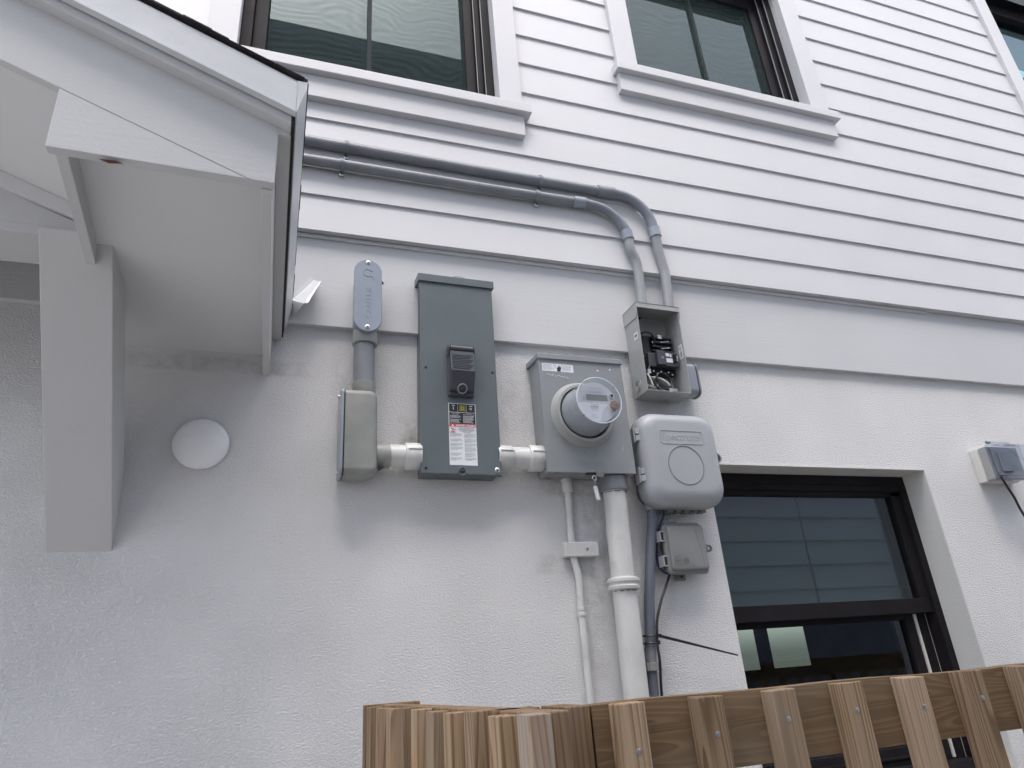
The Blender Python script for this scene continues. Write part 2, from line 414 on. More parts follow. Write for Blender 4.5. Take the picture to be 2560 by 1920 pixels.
# painted smooth reveal round the recessed window is a strip of its own
finish('stucco_wall', s, M['stucco'], house)
s = MB(); x0, x1, z0, z1 = W4; D = .115
s.face([(x1, 0, z0), (x1, D, z0), (x1, D, z1), (x1, 0, z1)]); s.face([(x0, 0, z0), (x0, 0, z1), (x0, D, z1), (x0, D, z0)])
s.face([(x0, 0, z1), (x1, 0, z1), (x1, D, z1), (x0, D, z1)]); s.face([(x0, 0, z0), (x0, D, z0), (x1, D, z0), (x1, 0, z0)])
s.face([(x0, D, z0), (x0, D, z0 + .01), (x1, D, z0 + .01), (x1, D, z0)])
finish('window_reveal', s, M['reveal'], house)
# thin smooth bead of paint round the reveal edge
s = MB(); s.box(x1 - .002, x1 + .004, -.004, .01, z0, z1 + .004).box(x0, x1, -.004, .01, z1 - .002, z1 + .004)
finish('reveal_bead', s, M['reveal'], house)
# band board between stucco and siding, in butted lengths
s = MB()
for a, b in ((-7, 3.4), (3.402, 10)): s.box(a, b, -.022, 0, 2.648, 2.985)
finish('band_board', s, M['band'], house, .002)
s = MB().box(-7, 2.75, -.030, -.021, 2.970, 2.984)
finish('drip_flashing', s, M['trim'], house, .001)
H1 = (-.236, .745, 3.675, 4.97); H2 = (1.424, 2.396, 4.045, 4.93); H3 = (4.228, 5.5, 4.0, 5.62)
holes = [H1, H2, H3]
C0, CS = 3.130, .1665
edges = [2.986] + [C0 + CS * i for i in range(0, 22)]
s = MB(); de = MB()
for k in range(len(edges) - 1):
    a, b = edges[k], edges[k + 1]
    f = lambda z, a=a, b=b: -.0525 + .0090 * (z - a) / (b - a)
    sheet(s, 0, -7, 10, a, b + .0, holes, f)
    # underside of the board
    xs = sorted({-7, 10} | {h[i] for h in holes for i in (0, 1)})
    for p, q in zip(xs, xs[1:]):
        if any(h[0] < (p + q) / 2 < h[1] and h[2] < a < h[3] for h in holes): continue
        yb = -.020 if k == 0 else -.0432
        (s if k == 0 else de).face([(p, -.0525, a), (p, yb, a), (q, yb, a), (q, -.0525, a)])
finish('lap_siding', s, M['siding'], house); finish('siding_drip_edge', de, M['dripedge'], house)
for k, x in ((3, .322), (1, -.5)):
    a, b = edges[k], edges[k + 1]
    finish('siding_joint', MB().box(x, x + .0012, -.0522, -.040, a + .001, b - .03), M['band'], house)
s = MB(); s.face([(-7, .25, 0), (-7, .25, 6.8), (-7, -.02, 6.8), (-7, 0, 0)]); s.face([(10, 0, 0), (10, -.02, 6.8), (10, .25, 6.8), (10, .25, 0)])
s.box(-7.3, 10.3, -.45, .3, 6.62, 6.8)
finish('eave', s, M['trim'], house)

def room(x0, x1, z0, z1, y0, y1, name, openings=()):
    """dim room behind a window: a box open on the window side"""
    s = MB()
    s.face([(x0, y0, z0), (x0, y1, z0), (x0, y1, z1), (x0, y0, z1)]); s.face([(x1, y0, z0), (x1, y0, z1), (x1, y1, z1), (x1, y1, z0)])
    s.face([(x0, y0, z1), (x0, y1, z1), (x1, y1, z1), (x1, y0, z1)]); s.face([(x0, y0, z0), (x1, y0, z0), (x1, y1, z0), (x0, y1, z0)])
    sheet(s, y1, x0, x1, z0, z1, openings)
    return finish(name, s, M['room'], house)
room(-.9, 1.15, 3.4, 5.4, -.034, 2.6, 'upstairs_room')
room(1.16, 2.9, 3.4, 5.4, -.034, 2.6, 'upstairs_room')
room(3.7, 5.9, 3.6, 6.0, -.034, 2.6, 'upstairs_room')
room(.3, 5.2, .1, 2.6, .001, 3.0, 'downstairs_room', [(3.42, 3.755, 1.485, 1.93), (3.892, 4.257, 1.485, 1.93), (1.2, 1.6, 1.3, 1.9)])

# upper windows: casing as the window part, sub-parts sill, apron, frame, sash, glass, screen, muntin
def upper_window(name, H, cw, fl, fr, screen, mun, shade=None, blue=False, sash_rail=None, label=None):
    x0, x1, z0, z1 = H
    c = MB()
    c.box(x0 - cw[0], x0, -.071, -.036, z0 + .012, z1 + .12); c.box(x1, x1 + cw[1], -.071, -.036, z0 + .012, z1 + .12)
    c.box(x0, x1, -.071, -.036, z1, z1 + .12)
    # return of the casing into the opening
    c.face([(x1 + .001, -.04, z0), (x1 + .001, .03, z0), (x1 + .001, .03, z1), (x1 + .001, -.04, z1)])
    c.face([(x0 - .001, -.04, z0), (x0 - .001, -.04, z1), (x0 - .001, .03, z1), (x0 - .001, .03, z0)])
    win = finish(name, c, M['trim'], house, .002)
    finish('sill', MB().box(x0 - cw[0] - .022, x1 + cw[1] + .024, -.102, .01, z0 - .036, z0 + .010), M['trim'], win, .003)
    finish('apron', MB().box(x0 - cw[0] - .006, x1 + cw[1] - .002, -.077, -.036, z0 - .136, z0 - .037), M['trim'], win, .002)
    f = MB(); zb = z0 + .010
    for (a, b, y0, y1) in ((x0, x0 + fl * .45, -.012, .10), (x0 + fl * .45, x0 + fl, .018, .10), (x1 - fr * .36, x1, -.014, .10), (x1 - fr * .62, x1 - fr * .36, .004, .10), (x1 - fr, x1 - fr * .62, .022, .10)):
        f.box(a, b, y0, y1, zb, z1)
    f.box(x0 + fl, x1 - fr, .018, .10, z1 - .09, z1); f.box(x0 + fl, x1 - fr, .012, .10, zb, zb + .012)
    finish('frame', f, M['frame'], win, .0025)
    finish('track_lip', MB().box(x1 - fr * .37, x1 - fr * .345, -.017, -.013, zb, z1).box(x1 - fr * .63, x1 - fr * .605, .001, .005, zb, z1), M['labelgrey'], win)
    p = MB(); p.face([(x0 + fl, .055, zb), (x1 - fr, .055, zb), (x1 - fr, .055, z1 - .05), (x0 + fl, .055, z1 - .05)])
    finish('pane', p, M['glassup'], win)
    if mun: finish('muntin', MB().box(mun - .008, mun + .008, .040, .054, zb, z1 - .05), M['frame'], win)
    if screen:
        p = MB(); p.face([(x0 + fl, .034, zb), (x1 - fr, .034, zb), (x1 - fr, .034, z1 - .05), (x0 + fl, .034, z1 - .05)])
        finish('insect_screen', p, M['screen'], win)
    if shade:
        p = MB().box(x0 + .02, x1 - .02, .10, .104, shade[0], shade[1]); finish('shade', p, M['shade'], win)
    if sash_rail: finish('meeting_rail', MB().box(x0 + fl, x1 - fr, .02, .09, sash_rail, sash_rail + .06), M['frame'], win)
    return win
upper_window('window', H1, (.10, .095), .088, .105, True, .24)
upper_window('window', H2, (.105, .112), .062, .125, True, 1.90)
w3 = upper_window('window', H3, (.112, .11), .05, .10, False, 4.93, sash_rail=4.87, shade=(4.8, 5.6))
finish('pale_blue_panel', MB().box(4.40, 4.62, .0525, .0545, 4.935, 5.05), paint('pale_blue_surface', (.25, .55, .65), .4), w3)  # flat pale blue panel just in front of the pane

# lower window, double hung, black frame, recessed
x0, x1, z0, z1 = W4
y = .105
f = MB(); zf = 1.205
f.box(x0, x1, y, y + .08, z1 - .036, z1); f.box(x0, x1, y + .004, y + .08, z1 - .062, z1 - .036)
f.box(x1 - .032, x1, y, y + .08, zf, z1 - .036); f.box(x0, x0 + .032, y, y + .08, zf, z1 - .036)
f.box(x0, x1, y - .012, y + .09, z0 + .002, zf)
win = finish('window', f, M['frame'], house, .002)
s = MB(); s.box(x1 - .078, x1 - .032, y + .014, y + .05, 1.757, z1 - .062); s.box(x0 + .032, x0 + .078, y + .014, y + .05, 1.757, z1 - .062)
s.box(x0 + .032, x1 - .032, y + .014, y + .05, z1 - .080, z1 - .062); s.box(x0 + .032, x1 - .032, y + .012, y + .05, 1.702, 1.757)
finish('upper_sash', s, M['frame'], win, .002)
s = MB(); yl = y + .052
s.box(x1 - .145, x1 - .082, yl, yl + .03, zf, 1.72); s.box(x0 + .032, x0 + .078, yl, yl + .03, zf, 1.72)
s.box(x0 + .078, x1 - .145, yl, yl + .03, 1.682, 1.725); s.box(x0 + .078, x1 - .145, yl, yl + .03, zf, 1.262)
s.box(x0 + .078, x1 - .145, yl - .006, yl, 1.225, 1.235)
finish('lower_sash', s, M['frame'], win, .002)
s = MB(); s.box(x1 - .082, x1 - .032, y + .045, y + .08, zf, 1.702)
finish('track', s, M['frame'], win)
s = MB(); s.box(x1 - .100, x1 - .089, y + .046, y + .052, 1.21, 1.70); s.box(x1 - .0445, x1 - .0435, y + .0440, y + .0455, zf, 1.70)
finish('track_liner', s, M['cream'], win)
s = MB(); s.face([(x0 + .07, y + .03, 1.75), (x1 - .07, y + .03, 1.75), (x1 - .07, y + .03, z1 - .06), (x0 + .07, y + .03, z1 - .06)])
finish('pane', s, M['glass'], win)
s = MB(); s.face([(x0 + .07, yl + .015, 1.25), (x1 - .14, yl + .015, 1.25), (x1 - .14, yl + .015, 1.70), (x0 + .07, yl + .015, 1.70)])
finish('pane', s, M['glass'], win)
finish('muntin', MB().box(1.922, 1.927, y + .036, y + .042, 1.757, z1 - .08), M['frame'], win)
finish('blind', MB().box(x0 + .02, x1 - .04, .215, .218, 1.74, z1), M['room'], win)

# ------------------------------------------------------------------ door canopy (gable hood)
hood = thing('door_canopy', (-1.1, 0, 2.47), 'white gabled door canopy with black shingle edge', 'canopy')
PX = -1.15; SL = .425
def gable(zr, xr, y0, y1, thick, mb, xl=None):
    """sloping band both sides of the peak; zr = lower edge height at x=xr"""
    for sgn in (1, -1):
        X = lambda x: x if sgn == 1 else 2 * PX - x
        zp = zr + SL * (xr - PX)
        mb.prism([(X(xr), y0, zr), (X(xr), y0, zr + thick), (X(PX), y0, zp + thick), (X(PX), y0, zp)], (0, y1 - y0, 0))
    return mb
s = MB()
for sgn in (1, -1):
    X = lambda x: x if sgn == 1 else 2 * PX - x
    zl = lambda x: 2.616 + SL * (-.414 - x)
    s.prism([(X(-.042), -.90, 2.475), (X(-.042), -.90, 2.640), (X(PX), -.90, 2.640 + SL * (-.042 - PX)), (X(PX), -.90, zl(PX)),
             (X(-.414), -.90, 2.616), (X(-.414), -.90, 2.483)], (0, .02, 0))
finish('rake_board', s, M['hood'], hood, .0015)
# scribed joint between the rake board and the return board
a = Vector((-.414, -.9006, 2.616)); b = Vector((-.085, -.9006, 2.476)); d = (b - a).normalized(); n = Vector((-d.z, 0, d.x)) * .0004
s = MB(); s.prism([a - n, b - n, b + n, a + n], (0, .0012, 0))
finish('board_joint', s, M['labelgrey'], hood)
s = gable(2.600, -.019, -.925, -.899, .10, MB()); finish('rake_trim', s, M['hood'], hood, .0015)
s = gable(2.622, -.012, -.9385, -.926, .078, MB()); s2 = gable(2.616, -.012, -.944, -.928, .006, s)
s.box(-.014, .006, -.938, -.012, 2.683, 2.702)
s.box(-.0135, -.0105, -.938, -.012, 2.62, 2.69)
s.prism([(-.0105, -.9385, 2.62), (.006, -.9385, 2.683), (-.012, -.9385, 2.70)], (0, .926, 0))
finish('drip_edge', s, M['metalwhite'], hood, .001)
s = MB()
s.box(-.046, -.019, -.90, 0, 2.594, 2.69)
finish('eave_trim', s, M['hood'], hood, .0015)
s = MB(); s.box(-.065, -.046, -.88, 0, 2.472, 2.66)
finish('eave_fascia', s, M['hood'], hood, .0015)
s = MB(); s.face([(-.018, -.93, 2.62), (-.013, -.93, 2.62), (-.013, -.01, 2.62), (-.018, -.01, 2.62)])
s.box(-.0185, -.014, -.925, -.02, 2.596, 2.66)
finish('gap_strip', s, M['void'], hood)  # strip blackened in place of the shade inside the gap
# shingle roof with ragged butt edge
s = MB(); rnd = random.Random(3)
zt = lambda x: 2.703 + SL * (.006 - x)
for sgn in (1, -1):
    X = lambda x: x if sgn == 1 else 2 * PX - x
    s.prism([(X(.006), -.938, zt(.006)), (X(.006), -.938, zt(.006) + .006), (X(PX), -.938, zt(PX) + .012), (X(PX), -.938, zt(PX))], (0, .938, 0))
x = -.0
while x > PX:
    L = rnd.uniform(.03, .13); e = rnd.uniform(.001, .007); h = rnd.uniform(.002, .008)
    s.prism([(x, -.938 - e, zt(x) + .001), (x, -.938 - e, zt(x) + h), (x - L, -.938 - e, zt(x - L) + h), (x - L, -.938 - e, zt(x - L) + .001)], (0, .03, 0))
    x -= L
yy = -.93
while yy < -.03:
    L = rnd.uniform(.03, .1); e = rnd.uniform(.001, .006)
    s.box(.003, .0062 + e * .35, yy, yy + L, 2.703, 2.708); yy += L
finish('shingle_roof', s, M['shingle'], hood)
s = MB()     # sloping underside boards of the roof, and flat eave soffit
for sgn in (1, -1):
    X = lambda x: x if sgn == 1 else 2 * PX - x
    zc = lambda x: 2.625 + SL * (-.40 - x)
    s.prism([(X(-.39), -.881, zc(-.39)), (X(-.39), -.881, zc(-.39) + .02), (X(PX), -.881, zc(PX) + .02), (X(PX), -.881, zc(PX))], (0, .50, 0))
    s.prism([(X(-.39), -.381, zc(-.39)), (X(-.39), -.381, zc(-.39) + .15), (X(PX), -.381, zc(PX) + .15), (X(PX), -.381, zc(PX))], (0, .02, 0))
    s.prism([(X(-.39), -.361, zc(-.39) + .13), (X(-.39), -.361, zc(-.39) + .15), (X(PX), -.361, zc(PX) + .15), (X(PX), -.361, zc(PX) + .13)], (0, .361, 0))
finish('ceiling', s, M['soffit'], hood)
for sgn in (1, -1):
    s = MB(); X = lambda x: x if sgn == 1 else 2 * PX - x
    a = [(X(-.418), -.88, 2.585), (X(-.065), -.88, 2.585), (X(-.065), 0, 2.54), (X(-.45), 0, 2.54)]
    s.prism(a if sgn == 1 else a[::-1], (0, 0, .012))
    finish('soffit', s, M['soffit'], hood)
for sgn in (1, -1):
    X = lambda x: x if sgn == 1 else 2 * PX - x
    P = lambda x, y: (X(x), y, 2.528)
    finish('soffit_fascia', MB().prism([P(-.4195, -.88), P(-.399, -.88), P(-.428, -.45), P(-.449, -.45)], (0, 0, .077)), M['hood'], hood, .0015)
# cross beam with triangular infill, carried by the brackets
s = MB(); s.box(2 * PX + .42, -.438, -.48, -.347, 2.575, 2.60)
s.prism([(-.43, -.478, 2.59), (-.43, -.478, 2.60), (PX, -.478, 2.60 + SL * (-.43 - PX)), (2 * PX + .43, -.478, 2.60), (2 * PX + .43, -.478, 2.59)], (0, .125, 0))
finish('cross_beam', s, M['hood'], hood, .0015)
zs = lambda x: 2.603 + .405 * (-.43 - x)
s = MB()
for sgn in (1, -1):
    X = lambda x: x if sgn == 1 else 2 * PX - x
    s.prism([(X(-.44), -.478, zs(-.44)), (X(-.44), -.478, zs(-.44) + .034), (X(PX), -.478, zs(PX) + .048), (X(PX), -.478, zs(PX))], (0, -.012, 0))
finish('ceiling_moulding', s, M['soffit'], hood)
# raking brackets: board from the wall up to the beam, ends cut plumb
for sgn in (1, -1):
    X = lambda x: x if sgn == 1 else 2 * PX - x
    a, b = sorted((X(-.54), X(-.393)))
    s = MB(); s.prism([(a, 0, 1.957), (a, -.497, 2.583), (a, -.335, 2.583), (a, 0, 2.165)], (b - a, 0, 0))
    finish('bracket', s, M['hood'], hood, .002)
s = MB(); s.box(-.27, -.252, -.8998 - .0012, -.893, 2.4735, 2.4745)
s = MB(); s.face([(-.333, -.897, 2.4748), (-.306, -.899, 2.4748), (-.294, -.893, 2.4748), (-.318, -.888, 2.4748)])
finish('rust_stain', s, paint('rusty_stain', (.10, .05, .035), .8), hood)
# kick-out diverter flashing at the end of the eave
s = MB()
Pbl, Pfl, Pbt, Pft, Plow = Vector((.009, -.024, 2.733)), Vector((.040, -.088, 2.685)), Vector((.068, -.024, 2.811)), Vector((.084, -.068, 2.780)), Vector((.007, -.024, 2.665))
s.prism([Pbl, Pfl, Pft, Pbt], (0, .001, -.001))
o2 = Vector((.006, -.006, -.004)); s.prism([Pfl, Pfl + Vector((.012, -.001, .003)), Pft + Vector((.006, 0, .004)), Pft], (.0008, .0008, 0))
s.prism([Plow, Plow + Vector((-.02, 0, 0)), Pbl + Vector((-.02, 0, 0)), Pbl, Pfl, Plow + Vector((.004, 0, 0))], (.0005, .001, 0))
s.prism([Pbl + Vector((.0, .001, .0)), Pbt + Vector((0, .001, 0)), Pbt + Vector((-.008, .001, .012)), Pbl + Vector((-.004, .001, .014))], (0, .001, 0))
finish('diverter_flashing', s, M['metalwhite'], hood)

# ------------------------------------------------------------------ round dome cover on the wall
s = MB(); s.lathe((-.212, 0, 2.249), (0, -1, 0), [(0, .070), (.006, .073), (.011, .073), (.016, .069), (.021, .058), (.025, .04), (.027, .02), (.0275, .003)], 64)
tag(finish('round_wall_cover', s, paint('white_dome_plastic', (.86, .86, .86), .35, 0, .03, 12, dirt=.2)), 'round white domed cover on the stucco under the canopy', 'cover')

# ------------------------------------------------------------------ left conduit run
t = thing('conduit_fitting', (.232, 0, 2.60), 'upright blue-grey oval conduit body with a flat screwed cover on the band board', 'conduit body')
s = MB(); s.sm = True
s.loft([rrect(.194, .270, 2.607, 2.83, .036, 0), rrect(.193, .271, 2.607, 2.85, .038, -.06), rrect(.191, .273, 2.607, 2.858, .041, -.085)])
finish('body', s, M['pvcbeige'], t)
s = MB(); s.lathe((.231, -.045, 2.578), (0, 0, 1), [(0, .038), (.004, .0395), (.03, .0395), (.045, .036), (.07, .034)], 40)
finish('hub', s, M['pvcbeige'], t)
s = MB(); s.sm = True; s.loft([rrect(.190, .274, 2.605, 2.861, .042, -.085), rrect(.190, .274, 2.605, 2.861, .042, -.0865)])
finish('gasket', s, M['cover'], t)
s = MB(); s.sm = True
s.loft([rrect(.188, .276, 2.603, 2.864, .044, -.0865), rrect(.188, .276, 2.603, 2.864, .044, -.094), rrect(.190, .274, 2.605, 2.862, .042, -.0965)])
cv = finish('cover', s, M['pvcblue'], t)
finish('cover_lettering', text_bm('CANTEX', .235, 2.705, .026, -.0964, .0007, rot=R(90), spacing=1.15), M['pvcblue'], cv)
s = MB().tube([(.247, -.0968, 2.822), (.222, -.0968, 2.826), (.219, -.0968, 2.808), (.232, -.0968, 2.800), (.243, -.0968, 2.803), (.25, -.0968, 2.79)], .0010, 6)
finish('cover_emblem', s, M['pvcblue'], cv)
for z in (2.853, 2.618): screw('screw', .232, -.0965, z, .0075, cv)
finish('gasket_tab', MB().prism([(.272, -.082, 2.806), (.284, -.082, 2.792), (.272, -.082, 2.79)], (0, .01, 0)), M['black'], t)
finish('gasket_tab', MB().box(.272, .279, -.07, -.065, 2.668, 2.673), M['black'], t)
s = MB().cyl((.230, -.045, 2.40), (.229, -.045, 2.60), .0325, 40)
tag(finish('conduit', s, M['pvc']), 'short fat blue-grey conduit between the two conduit bodies', 'conduit')

t = thing('conduit_fitting', (.216, 0, 2.14), 'beige-grey conduit body turned sideways at the left of the dark box', 'conduit body')
def yz_ring(x, y0, y1, z0, z1, r):
    return [Vector((x, p.x, p.z)) for p in rrect(y0, y1, z0, z1, r, 0)]
s = MB(); s.sm = True
s.loft([yz_ring(.171, -.100, -.012, 2.146, 2.408, .020), yz_ring(.245, -.100, -.012, 2.146, 2.408, .020), yz_ring(.257, -.096, -.014, 2.150, 2.404, .020), yz_ring(.264, -.088, -.018, 2.157, 2.397, .02), yz_ring(.267, -.075, -.025, 2.17, 2.385, .02)])
finish('body', s, M['pvcbeige'], t)
s = MB(); s.sm = True; s.loft([yz_ring(.167, -.101, -.011, 2.144, 2.410, .021), yz_ring(.1712, -.101, -.011, 2.144, 2.410, .021)])
finish('gasket', s, M['black'], t)
s = MB(); s.sm = True; s.loft([yz_ring(.158, -.100, -.012, 2.145, 2.409, .02), yz_ring(.1605, -.103, -.009, 2.142, 2.412, .021), yz_ring(.167, -.103, -.009, 2.142, 2.412, .021)])
finish('cover', s, M['pvcoupl'], t)
for z in (2.395, 2.158): finish('screw', MB().lathe((.1585, -.056, z), (-1, 0, 0), [(0, .006), (.004, .006), (.006, .003)], 16), M['steel'], t)
s = MB(); s.lathe((.230, -.045, 2.40), (0, 0, 1), [(0, .033), (.012, .036), (.044, .036), (.046, .033)], 40)
finish('hub', s, M['pvcbeige'], t)
finish('hub', MB().lathe((.262, -.05, 2.216), (1, 0, 0), [(0, .033), (.005, .037), (.044, .037), (.046, .034)], 40), M['pvcbeige'], t)
finish('gasket_tab', MB().prism([(.272, -.075, 2.178), (.289, -.075, 2.176), (.273, -.075, 2.165)], (0, .012, 0)), M['black'], t)

def nipple(x0, x1, cps, label, zc, big=()):
    t = thing('conduit_nipple', ((x0 + x1) / 2, 0, zc - .04), label, 'conduit')
    finish('pipe', MB().cyl((x0, -.05, zc), (x1, -.05, zc), .0345, 40), M['whitepvc'], t)
    for a, b, r in cps:
        cp = finish('coupling', MB().lathe((a, -.05, zc), (1, 0, 0), [(0, r - .002), (.003, r), (b - a - .003, r), (b - a, r - .002)], 40), M['whitepvc'], t)
        finish('ridge', MB().box(a + .006, b - .001, -.05 - r - .0015, -.05 - r + .003, zc + .012, zc + .0145), M['whitepvc'], cp)
    return t
nipple(.300, .40, [(.352, .40, .041)], 'white painted conduit stub left of the dark grey box', 2.217)
n2 = nipple(.640, .80, [(.640, .690, .0385), (.745, .795, .042)], 'white painted conduit stub between the dark box and the meter box', 2.222)

# ------------------------------------------------------------------ dark grey disconnect box
t = thing('disconnect_box', (.52, 0, 2.157), 'tall dark grey electrical box with warning label and flip cover', 'electrical box')
bx = MB(); bx.box(.401, .639, -.072, 0, 2.160, 2.838)
finish('body', bx, M['boxdark'], t, .002)
s = MB(); s.box(.395, .645, -.080, -.072, 2.157, 2.828); s.box(.395, .398, -.072, -.052, 2.157, 2.828); s.box(.642, .645, -.072, -.052, 2.157, 2.828)
lid = finish('lid', s, M['boxdark'], t, .0018)
s = MB(); s.prism([(.390, -.086, 2.814), (.390, -.086, 2.843), (.390, 0, 2.852), (.390, 0, 2.823)], (.262, 0, 0))
finish('rain_cap', s, M['boxdark'], t, .0018)
finish('hub', MB().lathe((.532, -.045, 2.845), (0, 0, 1), [(0, .034), (.008, .034), (.012, .03)], 40), M['boxlight'], t)
for x in (.47, .572):
    finish('knockout', MB().ring((x, -.036, 2.1598), (0, 0, 1), .026, .0009).ring((x, -.036, 2.1598), (0, 0, 1), .017, .0009), M['boxdark'], t)
for x, z in ((.413, 2.5), (.632, 2.5), (.410, 2.172)):
    finish('screw_hole', MB().lathe((x, -.0795, z), (0, -1, 0), [(0, .0045), (.0012, .0045)], 20), M['black'], lid)
screw('screw', .631, -.080, 2.172, .0085, lid)
s = MB(); s.box(.507, .533, -.0812, -.0795, 2.157, 2.167); finish('hasp_slot', s, M['black'], lid)
s = MB(); s.sm = True; s.ring((.52, -.082, 2.166), (0, 1, 0), .0115, .002, 24, 8); finish('hasp', s, M['boxdark'], lid)
# flip cover over the breaker handle
s = MB()
s.prism([(.484, -.080, 2.415), (.484, -.103, 2.419), (.484, -.126, 2.478), (.484, -.118, 2.545), (.484, -.108, 2.555), (.484, -.080, 2.545)], (.078, 0, 0))
cv = finish('breaker_cover', s, M['cover'], t, .003)
s = MB(); s.box(.481, .565, -.092, -.080, 2.405, 2.555); finish('cover_base', s, M['cover'], cv, .003)
s = MB().cyl((.487, -.106, 2.562), (.560, -.106, 2.562), .0095, 20)
finish('hinge_barrel', s, M['cover'], cv)
for a in (.480, .5625):
    finish('hinge_ear', MB().prism([(a, -.080, 2.535), (a, -.104, 2.540), (a, -.116, 2.560), (a, -.113, 2.574), (a, -.080, 2.570)], (.0042, 0, 0)), M['cover'], cv, .0015)
s = MB(); s.sm = True; s.ring((.522, -.109, 2.423), (0, .9, .45), .0145, .0024, 24, 8, 0, math.pi * 2)
finish('padlock_loop', s, M['pvc'], cv)
mb = MB()
for i in range(9):
    z = 2.535 - i * .006; yy = -.1195 - (2.545 - z) * .119
    mb.box(.490, .556 - (i % 3) * .006, yy - .0003, yy + .002, z - .0009, z + .0009)
finish('moulded_lines', mb, M['boxdark'], cv)
# label
LX0, LX1, LZ0, LZ1 = .4825, .5695, 2.1845, 2.3845; ly = -.0806
lb = finish('warning_label', MB().box(LX0, LX1, ly, -.0799, LZ0, LZ1), M['labelwhite'], t)
k = MB()
cw = (LX1 - LX0 - .006) / 3
for i in range(3):
    a = LX0 + .002 + i * (cw + .001); k.box(a, a + cw, ly - .0003, ly, 2.3555, 2.3825)
k.box(LX0 + .002, LX1 - .0017, ly - .0003, ly, 2.3165, 2.3540)
finish('black_panel', k, M['labelblack'], lb)
k = MB().box(LX0 + .001, LX1 - .001, ly - .0003, ly, 2.3075, 2.3158); finish('red_panel', k, M['red'], lb)
yt = ly - .0005
k = text_bm('ON', LX0 + .002 + cw / 2, 2.3765, .0062, yt, bold=.0002); k.box(LX0 + .002 + cw / 2 - .001, LX0 + .002 + cw / 2 + .001, yt - .0001, yt, 2.3625, 2.3725)
ox = LX0 + .004 + cw * 2.5; text_bm('OFF', ox, 2.3765, .0062, yt, bold=.0002, mb=k)
k.sm = False; text_bm('O', ox, 2.3675, .0095, yt, bold=.0003, mb=k)
text_bm('DANGER / PELIGRO', LX0 + .053, 2.3115, .0072, yt, wmax=.062, bold=.0003, mb=k)
k.face([(LX0 + .008, yt, 2.3085), (LX0 + .0165, yt, 2.3085), (LX0 + .01225, yt, 2.3152)])
for i, (tx, xx) in enumerate((('CIRCUIT BREAKER\nENCLOSURE', LX0 + .022), ('CAJA PARA\nINTERRUPTOR AUTOMATICO', LX0 + .064))):
    text_bm(tx, xx, 2.3495, .0034, yt, wmax=.036, mb=k)
rl = random.Random(5)
for col in range(2):
    for i in range(8):
        if i == 3 and col == 0: continue
        a = LX0 + .005 + col * .041; z = 2.3425 - i * .0031
        xx = a
        while xx < a + .026 + rl.random() * .008:
            L = rl.uniform(.0015, .005); k.face([(xx, yt, z), (xx + L, yt, z), (xx + L, yt, z + .0013), (xx, yt, z + .0013)]); xx += L + .0009
finish('white_print', k, M['labelwhite'], lb, smooth=False)
k = MB()
gx = LX0 + .004 + cw * 1.5
for a, b, c, d in ((gx - .0088, gx + .0088, 2.3600, 2.3612), (gx - .0088, gx + .0088, 2.3764, 2.3776), (gx - .0088, gx - .0076, 2.3612, 2.3764), (gx + .0076, gx + .0088, 2.3612, 2.3764)):
    k.box(a, b, yt - .0001, yt, c, d)
text_bm('D', gx, 2.3688, .0155, yt - .0001, bold=.0006, mb=k)
finish('logo', k, M['yellow'], lb, smooth=False)
k = MB()
for i, tx in enumerate(('HAZARD OF ELECTRIC SHOCK,', 'EXPLOSION OR ARC FLASH', 'PELIGRO DE DESCARGA ELECTRICA,', 'EXPLOSION O DESTELLO', 'POR ARQUEO')):
    text_bm(tx, LX0 + .056, 2.3040 - i * .0036, .0037, yt, wmax=.056, bold=.0001, mb=k)
zz = 2.2842
for blk, (la, lb2) in enumerate(((4, 5), (3, 4), (3, 3), (3, 5), (3, 4), (3, 3))):
    for col, nl in ((0, la), (1, lb2)):
        for i in range(nl):
            a = LX0 + .004 + col * .044; z = zz - i * .0031; xx = a
            e = a + (.034 if i < nl - 1 else .02) + rl.uniform(-.004, .004)
            while xx < e:
                L = rl.uniform(.0015, .005); k.face([(xx, yt, z), (xx + L, yt, z), (xx + L, yt, z + .0011), (xx, yt, z + .0011)]); xx += L + .001
    zz -= .0031 * max(la, lb2) + .0025
finish('black_print', k, M['labelgrey'], lb, smooth=False)
k = MB()
a, b, c, d = LX0 + .0015, LX0 + .0215, 2.2870, 2.3065
for q in ((a, b, c, c + .0005), (a, b, d - .0005, d), (a, a + .0005, c, d), (b - .0005, b, c, d)): k.box(q[0], q[1], yt - .0001, yt, q[2], q[3])
P = lambda u, v: (a + u * .020, yt - .0002, c + v * .0195)
k.tube([P(.2, .1), P(.45, .3), P(.62, .62)], .0008, 6); k.tube([P(.62, .62), P(.3, .72), P(.2, .85)], .0007, 6); k.tube([P(.6, .62), P(.9, .5)], .0007, 6); k.tube([P(.45, .3), P(.75, .2), P(.6, .08)], .0008, 6)
k.lathe(P(.6, .8), (0, 1, 0), [(0, .0014), (.0001, .0014)], 12)
finish('shock_pictogram', k, M['red'], lb, smooth=False)
t.rotation_euler = (0, R(.55), 0)

